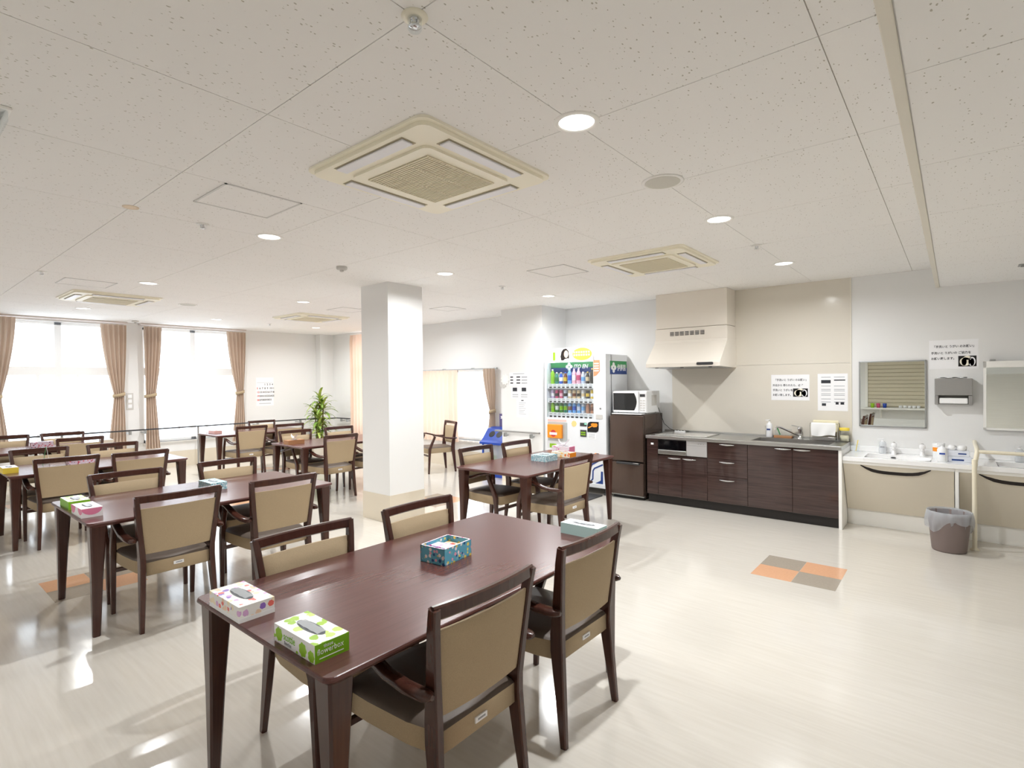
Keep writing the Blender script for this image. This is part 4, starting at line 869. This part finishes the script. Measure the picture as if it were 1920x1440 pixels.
# ------------------------------------------------------------------ kitchen cabinets and worktop
KY, KZ0, KZ1 = 6.45, .11, .825
def handle(x0, x1, z, parent):
    n = 10; P = [(x0+(x1-x0)*k/n, KY-.004-.026*sin(pi*k/n), z) for k in range(n+1)]; S = [(.004+.006*sin(pi*k/n), .004+.002*sin(pi*k/n)) for k in range(n+1)]
    MB().sweep(P, S, (0, 0, 1), smooth=True, n=8).build('handle', 'chrome', parent, True)
def carcass(label, x0, x1):
    t = thing('kitchen_cabinet', label, 'kitchen cabinet', ((x0+x1)/2, 6.75, 0), 0, 'kitchen base cabinets')
    MB().box(x0, x1, KY+.022, YW-.01, KZ0-.005, KZ1).build('carcass', 'cabinet_door', t, True)
    MB().box(x0, x1, KY+.05, YW-.02, 0, KZ0-.005).build('kick_board', 'kick', t, True)
    return t
def front(t, nm, x0, x1, z0, z1, h=None):
    o = MB().box(x0+.0015, x1-.0015, KY, KY+.021, z0+.0015, z1-.0015, .002, 1).build(nm, 'cabinet_door', t, True)
    if h: handle(h[0], h[1], h[2], o)
    return o
c = carcass('narrow dark brown filler cabinet next to refrigerator', -3.08, -2.925); front(c, 'filler_panel', -3.08, -2.925, KZ0, KZ1); MB().box(-3.02, -2.985, KY-.003, KY, .745, .768).build('white_sticker', 'paper', c, True)
c = carcass('dark brown cabinet with built-in grill and two doors under cooktop', -2.925, -2.30)
front(c, 'door', -2.925, -2.615, KZ0, .615, (-2.79, -2.63, .59)); front(c, 'door', -2.615, -2.30, KZ0, .615, (-2.60, -2.437, .592))
gr = MB().box(-2.92, -2.555, KY-.004, KY+.02, .69, .815, .003).build('grill_door', 'black_glass', c, True); MB().box(-2.92, -2.555, KY-.012, KY+.02, .635, .69, .006).build('grill_handle', 'steel', gr, True)
cp = MB().box(-2.553, -2.302, KY-.004, KY+.02, .635, .822, .003).build('control_drawer', mat('silver_paint', (190, 188, 188), .35, .3) and 'silver_paint', c, True)
MB().box(-2.55, -2.305, KY-.0055, KY-.004, .765, .768).build('groove', 'grey_plastic', cp, True)
for k in range(3): MB().box(-2.41+k*.03, -2.395+k*.03, KY-.006, KY-.004, .785, .792).build('button', 'grey_plastic', cp, True)
c = carcass('dark brown cabinet with three stacked drawers in kitchen counter', -2.30, -1.838)
for z0, z1, hz in ((.63, KZ1, .803), (.425, .63, .594), (KZ0, .425, .382)): front(c, 'drawer', -2.30, -1.838, z0, z1, (-2.152, -1.985, hz))
c = carcass('wide dark brown two-door cabinet under the sink', -1.838, -.935)
front(c, 'door', -1.838, -1.372, KZ0, KZ1, (-1.547, -1.385, .80)); front(c, 'door', -1.372, -.935, KZ0, KZ1, (-1.357, -1.197, .80))
tag(MB().box(-.935, -.905, KY-.01, YW-.006, 0, KZ1, .002).build('end_panel', 'white_paint'), 'cream upright end panel closing the kitchen counter', 'panel')
wt = thing('kitchen_worktop', 'stainless steel worktop with inset sink along kitchen wall', 'worktop', (-2.0, 6.75, KZ1))
SX0, SX1, SY0, SY1 = -1.83, -1.03, 6.54, 6.95; X0, X1, Y0, Y1 = -3.085, -.905, 6.43, YW-.007; z0, z1 = KZ1, .866
MB().box(X0, SX0, Y0, Y1, z0, z1, .004).box(SX1, X1, Y0, Y1, z0, z1, .004).box(SX0-.004, SX1+.004, Y0, SY0, z0, z1, .004).box(SX0-.004, SX1+.004, SY1, Y1, z0, z1, .004).box(X0, X1, Y1-.012, Y1, z1, .893).build('slab', 'steel', wt, True)
mb = MB(); dz = .68
for p in ((SX0, SX0+.004, SY0, SY1), (SX1-.004, SX1, SY0, SY1), (SX0, SX1, SY0, SY0+.004), (SX0, SX1, SY1-.004, SY1)): mb.box(*p, dz, z1-.002)
mb.box(SX0, SX1, SY0, SY1, dz-.004, dz).build('sink_basin', 'steel', wt, True)
t = thing('cooktop', 'flat glass cooktop plate set into the worktop', 'cooktop', (-2.66, 6.74, .866))
MB().box(-.33, .33, -.22, .22, 0, .008, .003).build('glass_plate', mat('ih_glass', (206, 204, 198), .12, coat=.3) and 'ih_glass', t); MB().box(-.335, -.31, -.225, .225, 0, .01, .002).box(.31, .335, -.225, .225, 0, .01, .002).build('edge_trim', 'steel', t)
fp = WZ(1502.5, 819, .866); FX, FY = -1.40, 6.985
ft = thing('kitchen_faucet', 'chrome single-lever kitchen faucet with long slanted spout', 'faucet', (FX, FY, .866))
MB().lathe([(.028, 0), (.028, .008), (.021, .014), (.021, .10), (.026, .105), (.026, .135), (.018, .145), (.0, .148)], n=18).build('body', 'chrome', ft)
MB().tube([(0, 0, .03), (-.02, -.03, .045), (-.12, -.15, .115), (-.17, -.20, .145), (-.195, -.23, .15), (-.205, -.245, .14), (-.207, -.248, .118)], .011, 10).build('spout', 'chrome', ft)
MB().sweep([(0, 0, .14), (-.06, -.02, .155), (-.085, -.03, .158)], [(.014, .006), (.012, .005), (.009, .004)], (0, 1, 0)).build('lever', 'chrome', ft)
def pump_bottle(label, x, y, z, r, h, body='white_plastic', mark='navy', sq=1):
    t = thing('pump_bottle', label, 'pump bottle', (x, y, z))
    MB().lathe([(0, 0), (r*.95, 0), (r, .01), (r, h*.68), (r*.75, h*.78), (r*.35, h*.82)], n=16, sy=sq).build('bottle', body, t)
    MB().lathe([(r*.4, h*.80), (r*.4, h*.86), (r*.15, h*.87), (r*.15, h*.96), (r*.35, h*.965), (r*.35, h), (0, h)], n=12).sweep([(0, 0, h*.98), (-r*1.1, -r*.3, h*.965)], (.006, .005), (0, 1, 0)).build('pump', 'white_plastic', t)
    MB().box(-r*.55, r*.55, -r*sq-.002, -r*sq+.001, h*.42, h*.5).build('printed_mark', mark, t)
    return t
pump_bottle('white pump soap bottle with blue mark left of kitchen faucet', -1.735, 6.985, .866, .036, .215)
t = thing('sponge_tray', 'clear tray with green brush beside the pump soap bottle', 'tray', (-1.58, 6.985, .866))
MB().box(-.10, .10, -.035, .035, 0, .03, .006).build('tray', 'wood_card', t); MB().box(-.09, .09, -.03, .03, .03, .11, .012).build('clear_holder', 'clear_plastic', t)
MB().tube([(-.03, -.02, .04), (-.045, -.022, .08), (-.06, -.025, .12)], .007, 8).build('brush', 'green', t)
dr = thing('dish_rack', 'small wire dish rack with hanging cloths beside sink', 'dish rack', (-1.14, 6.94, .866)); mb = MB(); a, b, h = .135, .07, .20
for z in (.012, h):
    mb.tube([(-a, -b, z), (a, -b, z), (a, b, z), (-a, b, z), (-a, -b, z)], .003, 6)
for x in (-a, a):
    for y in (-b, b): mb.tube([(x, y, 0), (x, y, h)], .003, 6)
for k in range(9): mb.tube([(-a+.03*k+.015, -b, .012), (-a+.03*k+.015, b, .012)], .002, 5)
mb.build('wire_frame', 'chrome', dr)
MB().box(-a+.02, a-.02, -b+.01, b-.02, .015, .05, .004).build('drip_tray', 'steel', dr)
def cloth(label, x, y, z, wd, drop, back, m):
    def f(u, v):
        s = (v-.4)*(drop+back); xx = (u-.5)*wd*(1-.04*sin(7*v)); wob = .006*sin(11*u+5*v)
        if v < .4: return (x+xx, y+.012+wob-.0, z-(.4-v)/.4*back-.004*sin(9*u))
        if v < .5: k = (v-.4)/.1; return (x+xx, y+.012-.024*k, z+.004*sin(pi*k))
        k = (v-.5)/.5; return (x+xx, y-.012-.012*k+wob*k, z-drop*k-.01*sin(6*u)*k)
    tag(MB().grid(f, 22, 20).build('dish_cloth', m), label, 'cloth', 'cloths on the dish rack')
mat('cloth_white', (240, 240, 238), .9); mat('cloth_cream', (236, 228, 196), .9)
cloth('white cloth draped over front bar of dish rack', -1.14, 6.865, .866+.205, .235, .14, .10, 'cloth_white'); cloth('cream cloth draped over rear bar of dish rack', -1.14, 7.005, .866+.225, .25, .13, .06, 'cloth_cream')
t = thing('storage_jar', 'clear plastic jar with yellow lid at the worktop end', 'jar', (-.950, 6.955, .866))
MB().lathe([(0, 0), (.045, 0), (.048, .01), (.048, .125)], n=20).build('jar', 'clear_plastic', t); MB().lathe([(.050, .125), (.050, .155), (.0, .157)], n=20).build('lid', 'yellow', t); MB().lathe([(0, .004), (.042, .004), (.042, .07), (0, .07)], n=16).build('contents', 'cloth_cream', t)

# posters on the kitchen wall
def poster(label, p0, p1, lines, y, pic=None):
    x0, x1, z0, z1 = p0.x, p1.x, p1.z, p0.z
    t = thing('wall_poster', label, 'poster', ((x0+x1)/2, y, z0), 0, 'hand-washing posters')
    MB().box(x0, x1, y-.0015, y, z0, z1).build('sheet', 'paper', t, True)
    for s, fx, fz, size in lines: text(s, size, (x0+fx*(x1-x0), y-.0018, z0+fz*(z1-z0)), FRONT, 'ink', t, sx=.9, bold=.0006)
    if pic:
        a, b, c, d = pic; X0, X1, Z0, Z1 = x0+a*(x1-x0), x0+b*(x1-x0), z0+c*(z1-z0), z0+d*(z1-z0)
        p = MB().box(X0, X1, y-.0022, y-.0015, Z0, Z1).build('picture', 'black', t, True); w_, h_ = X1-X0, Z1-Z0
        for cx, cz, rx, rz_, m in ((.38, .45, .34, .40, 'cream'), (.32, .45, .16, .36, 'yellow'), (.75, .45, .22, .44, 'paper'), (.76, .40, .13, .36, 'lilac'), (.5, .8, .22, .2, 'cream')):
            MB().prism(circ(X0+cx*w_, Z0+cz*h_, rx*w_*.9, rz_*h_), y-.003, y-.0022, 'y').build('picture_shape', m, p, True)
mat('lilac', (150, 150, 206), .6)
poster('hand-washing request poster with small picture above the kitchen sink', WY(1446, 703, YW-.006), WY(1518, 751, YW-.006), [('「手洗いと うがい のお願い」', .08, .76, .030), ('外出から 帰られたら、必ず', .04, .55, .030), ('手洗いと うがいを', .04, .36, .030), ('お願い致します。', .04, .17, .030)], YW-.006, (.58, .96, .14, .46))
poster('hand-washing request poster with small picture above paper towel dispenser', WY(1742, 639, YW), WY(1835, 691, YW), [('「手洗いと うがい のお願い」', .07, .74, .028), ('手洗いと うがいの ご協力を', .04, .52, .028), ('お願い致します。', .04, .33, .028)], YW, (.60, .96, .08, .44))
q0, q1 = WY(1533, 701, YW-.006), WY(1590, 771, YW-.006)
ln = [(.12, .44, .74, .83, 'ink'), (.55, .92, .81, .84, 'ink')]
for r in (.90, .66, .57, .53, .45, .41, .31, .23): ln += [(.12, .44, r, r+.014, 'ink_light'), (.55, .90, r, r+.014, 'ink_light')]
ln += [(.14, .28, .13, .20, 'ink'), (.60, .70, .17, .24, 'ink'), (.76, .88, .17, .24, 'ink')]
paper_sheet('instruction_sheet', 'white instruction sheet in two columns taped above dish rack', 'notice', YW-.006, q0.x, q1.x, q1.z, q0.z, ln)

# ------------------------------------------------------------------ washbasins
BZ = .765; BY0 = 6.46
bc = thing('basin_counter', 'white counter with two moulded washbasins along the wall', 'washbasin counter', (.1, 6.75, BZ-.05))
BX0, BX1 = -.904, 1.55
bowls = [(-.72, -.18), (.30, .90)]
mb = MB(); by0, by1 = 6.52, 6.88
xs_ = [BX0, bowls[0][0], bowls[0][1], bowls[1][0], bowls[1][1], BX1]
for k in (0, 2, 4): mb.box(xs_[k], xs_[k+1], BY0, YW-.002, BZ-.045, BZ, .004)
for a, b in bowls: mb.box(a-.003, b+.003, BY0, by0, BZ-.045, BZ, .004).box(a-.003, b+.003, by1, YW-.002, BZ-.045, BZ, .004)
mb.box(BX0, BX1, YW-.03, YW-.002, BZ, BZ+.06, .006)
mb.build('slab', 'white_gloss', bc, True)
for a, b in bowls:
    def f(u, v):
        an = 2*pi*u; sq = lambda c: math.copysign(abs(c)**.6, c)
        r = [1, .97, .9, .6, .08][v_i(v)]; return ((a+b)/2+sq(cos(an))*(b-a)/2*r, (by0+by1)/2+sq(sin(an))*(by1-by0)/2*r, BZ-.002-[0, .05, .10, .125, .13][v_i(v)])
    v_i = lambda v: int(round(v*4))
    o = MB().grid(f, 40, 4).build('bowl', 'white_gloss', bc, True)
    MB().prism(circ((a+b)/2-.05, BZ-.030, .022, .008, 16), by1-.016, by1-.006, 'y').build('overflow_slot', 'dark_grey', o, True)
def basin_unit(label, x0, x1, post=False):
    t = thing('washbasin_cabinet', label, 'washbasin cabinet', ((x0+x1)/2, 6.75, 0), 0, 'washbasin cabinets')
    MB().box(x0, x1, BY0+.02, BY0+.06, BZ-.075, BZ-.045).build('top_rail', 'white_paint', t, True)
    def py(z): return BY0+.03+(BZ-.075-z)*.55
    MB().prism([(py(BZ-.075), BZ-.075), (py(.17), .17), (py(.17)+.02, .17), (py(BZ-.075)+.02, BZ-.075)], x0+(.032 if post else .003), x1-.004, 'x').build('slanted_panel', 'basin_panel', t, True)
    MB().box(x0+(.029 if post else .001), x1-.001, py(.17)+.025, YW-.01, 0, .165).build('toe_panel', 'white_paint', t, True)
    if post: MB().box(x0, x0+.028, BY0+.012, YW-.006, 0, BZ-.0755).build('side_panel', 'white_paint', t, True)
    cx = (x0+x1)/2; W_ = (x1-x0)*.30; P = []
    for k in range(13):
        u = -1+k/6; z = BZ-.082-.062*(1-abs(u)**3.2); P.append((cx+u*W_*1.05-.01, py(z)-.004, z))
    MB().sweep(P, [(.004+.013*min(1, (1-abs(-1+k/6))*3), .004) for k in range(13)], (0, 0, 1)).build('grip_slot', 'hair', t, True)
basin_unit('washbasin cabinet with slanted panel next to the kitchen end panel', -.903, -.004); basin_unit('washbasin cabinet with slanted panel behind the cream guard bar', -.002, .98, True)
def basin_faucet(label, x, y):
    t = thing('basin_faucet', label, 'faucet', (x, y, BZ), 0, 'white basin faucets')
    MB().lathe([(.024, 0), (.024, .01), (.018, .02), (.018, .07), (.026, .08), (.028, .10), (.022, .115), (0, .12)], n=16).build('body', 'white_gloss', t)
    MB().sweep([(0, 0, .06), (.0, -.06, .075), (.0, -.11, .055)], [(.014, .012), (.013, .011), (.012, .010)], (1, 0, 0), smooth=True, n=10).build('spout', 'white_gloss', t)
    MB().lathe([(.010, .118), (.014, .124), (.0, .13)], n=12).build('knob', 'chrome', t)
basin_faucet('white basin faucet beside clear soap bottle', -.50, 6.955); basin_faucet('white basin faucet beside the stacked packs and pump bottle', -.26, 6.955); basin_faucet('white basin faucet beyond guard bar under second mirror', .57, 6.955)
pump_bottle('translucent soap bottle left of first basin faucet', -.60, 6.955, BZ, .034, .155, 'film', 'ink_light'); pump_bottle('translucent soap bottle on second washbasin under tilted mirror', .47, 6.955, BZ, .034, .15, 'film', 'ink')
pump_bottle('white pump bottle with round blue mark in front of packs', -.095, 6.60, BZ, .040, .17, 'white_plastic', 'blue_bin')
t = thing('paper_pack', 'white and blue paper pack, lower one of two on basin counter', 'pack', (.03, 6.66, BZ), .1, 'packs on basin counter')
MB().box(-.085, .085, -.05, .05, 0, .055, .006).build('wrapper', 'film_white', t) if mat('film_white', (226, 230, 240), .3) else 0
MB().box(-.06, .03, -.0515, -.049, .015, .03).build('printed_mark', 'navy', t)
t = thing('paper_pack', 'white and blue paper pack, upper one of two under the cups', 'pack', (.02, 6.66, BZ+.056), .05, 'packs on basin counter')
MB().box(-.085, .085, -.05, .05, 0, .055, .006).build('wrapper', 'film_white', t); MB().box(.0, .06, -.0515, -.049, .02, .032).build('printed_mark', 'navy', t)
for k, (dx, dy) in enumerate(((-.045, -.02), (.03, -.022), (-.04, .035), (.035, .035))):
    tag(MB().lathe([(.026, 0), (.032, .004), (.033, .03), (.024, .042), (0, .043)], (.02+dx, 6.66+dy, BZ+.112), 16).build('gargle_cup', 'white_plastic'), 'upturned white plastic cup on top of the packs', 'cup', 'cups on the paper packs')
t = thing('medicine_jar', 'white jar with orange band behind the white pump bottle', 'jar', (-.125, 6.80, BZ))
MB().lathe([(0, 0), (.045, 0), (.048, .01), (.048, .13)], n=18).build('jar', 'white_plastic', t); MB().lathe([(.0485, .075), (.0485, .115)], n=18).build('band', 'orange', t); MB().lathe([(.05, .13), (.05, .155), (0, .158)], n=18).build('lid', 'white_plastic', t)
t = thing('plastic_cup', 'small clear plastic holder at end of worktop on basin counter', 'cup', (-.84, 6.93, BZ))
MB().lathe([(0, 0), (.03, 0), (.038, .09)], n=16, caps=False).build('cup', 'clear_plastic', t); MB().tube([(0, 0, .01), (.02, .01, .13)], .004, 6).build('toothbrush', 'yellow', t)
gb = thing('guard_bar', 'cream pipe guard bar standing before the second washbasin', 'guard bar', (.14, 6.45, 0)); r = .018
MB().tube([(.135, 6.42, 0), (.135, 6.42, .74), (.14, 6.42, .80), (.15, 6.425, .86), (.155, 6.45, .90), (.155, 6.52, .915), (.15, 6.80, .925), (.15, YW-.002, .93)], r, 12).build('upright', 'pipe_cream', gb, True)
MB().tube([(.155, 6.45, .895), (.30, 6.44, .895), (1.25, 6.44, .895), (1.30, 6.46, .895), (1.31, 6.60, .895), (1.31, YW-.002, .895)], r*.9, 12).build('crossbar', 'pipe_cream', gb, True)
MB().lathe([(.022, 0), (.022, .05)], (.137, 6.42, .775), 14).build('joint_sleeve', 'pipe_cream', gb, True); MB().lathe([(.035, 0), (.035, .008), (.02, .02)], (.135, 6.42, 0), 16).build('floor_flange', 'pipe_cream', gb, True)

# mirrors
m0, m1 = WY(1610.5, 678, YW), WY(1737.5, 803, YW)
t = thing('wall_mirror', 'rectangular metal-framed mirror between poster and paper towel dispenser', 'mirror', ((m0.x+m1.x)/2, YW, m1.z))
MB().box(m0.x+.012, m1.x-.012, YW-.016, YW-.004, m1.z+.012, m0.z-.012).build('mirror_glass', 'mirror', t, True)
mb = MB()
for p in ((m0.x, m1.x, m1.z, m1.z+.014), (m0.x, m1.x, m0.z-.014, m0.z), (m0.x, m0.x+.014, m1.z, m0.z), (m1.x-.014, m1.x, m1.z, m0.z)): mb.box(p[0], p[1], YW-.022, YW, p[2], p[3], .003)
mb.build('frame', 'alu', t, True)
t = thing('tilting_mirror', 'white-framed tilted mirror above second washbasin', 'mirror', (.55, YW, 1.05)); X0, X1, Z0, Z1 = .215, .90, 1.055, 1.725
ya, yb = YW-.03, YW-.10       # lower and upper edge
def slab(x0, x1, za, zb, d0, d1):
    y = lambda z: ya+(yb-ya)*(z-Z0)/(Z1-Z0)
    return [(y(za)-d0, za), (y(za)-d1, za), (y(zb)-d1, zb), (y(zb)-d0, zb)]
MB().prism(slab(0, 0, Z0+.02, Z1-.06, .008, .010), X0+.022, X1-.022, 'x').build('mirror_glass', 'mirror', t, True)
mb = MB()
for x0, x1, za, zb in ((X0, X0+.022, Z0, Z1), (X1-.022, X1, Z0, Z1), (X0, X1, Z0, Z0+.02), (X0, X1, Z1-.06, Z1)): mb.prism(slab(0, 0, za, zb, -.012, .012), x0, x1, 'x')
mb.prism(slab(0, 0, Z0, Z1, -.014, -.008), X0, X1, 'x'); mb.build('frame', 'white_paint', t, True)
MB().box(X0+.05, X0+.09, YW-.09, YW, Z1-.02, Z1+.02, .004).box(X1-.09, X1-.05, YW-.09, YW, Z1-.02, Z1+.02, .004).box(X0+.05, X1-.05, YW-.03, YW, Z0+.1, Z0+.16).build('bracket', 'alu', t, True)

# paper towel dispenser and bin
p0, p1 = WY(1752.5, 710, YW-.06), WY(1823.5, 759, YW-.06)
t = thing('paper_towel_dispenser', 'grey wall-mounted paper towel dispenser between the mirrors', 'towel dispenser', ((p0.x+p1.x)/2, YW, p1.z)); zz = p1.z; hh = p0.z-p1.z
MB().box(p0.x, p1.x, YW-.115, YW, zz+hh*.36, zz+hh, .006).build('cover', 'grey_plastic', t, True)
MB().box(p0.x, p0.x+.03, YW-.11, YW, zz, zz+hh*.355, .003).box(p1.x-.03, p1.x, YW-.11, YW, zz, zz+hh*.355, .003).box(p0.x, p1.x, YW-.03, YW, zz, zz+hh*.355).build('body', 'grey_plastic', t, True)
MB().box(p0.x+.035, p1.x-.035, YW-.10, YW-.035, zz+.01, zz+hh*.25, .01).build('towel_roll', 'tissue', t, True)
tag(MB().grid(lambda u, v: (p0.x+.02+u*(p1.x-p0.x-.06), YW-.10+.09*v, zz+hh+.004+.010*abs(sin(8*u+2*v))), 24, 6).build('paper_towel', 'tissue'), 'crumpled white paper towels lying on the grey dispenser', 'paper towel')
bx_, by_ = -.045, 6.275
t = thing('waste_bin', 'brown-grey waste bin lined with plastic bag under washbasins', 'waste bin', (bx_, by_, 0))
MB().lathe([(0, 0), (.122, 0), (.128, .015), (.145, .20), (.158, .345), (.152, .345), (.14, .2), (.12, .02), (0, .018)], n=32).build('bucket', 'bin_plastic', t)
def bag(u, v):
    an = 2*pi*u; wr = .006*sin(9*an+3*v)+.005*sin(17*an+1)
    if v < .45: k = v/.45; return ((.150-.03*k+wr*.5)*cos(an), (.150-.03*k+wr*.5)*sin(an), .36-.30*k)
    k = (v-.45)/.55; drop = .13+.05*sin(2*an+.6)+.02*sin(5*an)
    return ((.162+.010*sin(pi*k)+wr*(.4+k))*cos(an), (.162+.010*sin(pi*k)+wr*(.4+k))*sin(an), .362-drop*k)
m_ = MB().grid(lambda u, v: bag(u, .45*(1-v)), 64, 6); m_.grid(lambda u, v: bag(u, .45+.55*v), 64, 10); m_.build('bin_bag', 'bag', t)

# ------------------------------------------------------------------ serving hatch behind (seen in the mirror)
t = thing('roller_shutter', 'closed beige slatted roller shutter of serving hatch', 'shutter', (-.6, YB, .9))
MB().box(-.95, .95, 0, .006, 0, 1.22).build('backing', 'cream_dark', t)
for k in range(14): MB().box(-.95, .95, .006, .022, .02+k*.085, .02+k*.085+.079, .006, 1).build('slat', 'shutter', t)
MB().box(-1.0, -.95, 0, .04, 0, 1.22).box(.95, 1.0, 0, .04, 0, 1.22).build('guide_rail', 'white_paint', t)
t = thing('serving_shelf', 'white serving shelf below the roller shutter', 'shelf', (-.6, YB, .86))
MB().box(-1.1, 1.1, 0, .30, 0, .03, .004).build('board', 'white_paint', t)
for x in (-.7, .7): MB().prism([(0, 0), (.22, 0), (0, -.2)], x-.012, x+.012, 'x').build('bracket', 'white_paint', t)
for k, (x, m, l) in enumerate(((-1.45, 'lime', 'lime green cup on serving shelf'), (-1.34, 'd_rose', 'crimson cup on the serving shelf'), (-1.22, 'blue_bin', 'blue cup on the serving shelf'))):
    tag(MB().lathe([(0, 0), (.032, 0), (.04, .10), (.037, .10), (.03, .01), (0, .008)], (x, YB+.15, .89), 16).build('plastic_cup', m), l, 'cup', 'cups on serving shelf')
for k in range(5): tag(MB().lathe([(0, 0), (.026, 0), (.034, .03), (.036, .06), (.033, .06), (.025, .008), (0, .006)], (-.93+k*.08, YB+.15, .89), 16).build('tea_cup', 'white_plastic'), 'small white tea cup in row on serving shelf', 'cup', 'white tea cups on serving shelf')
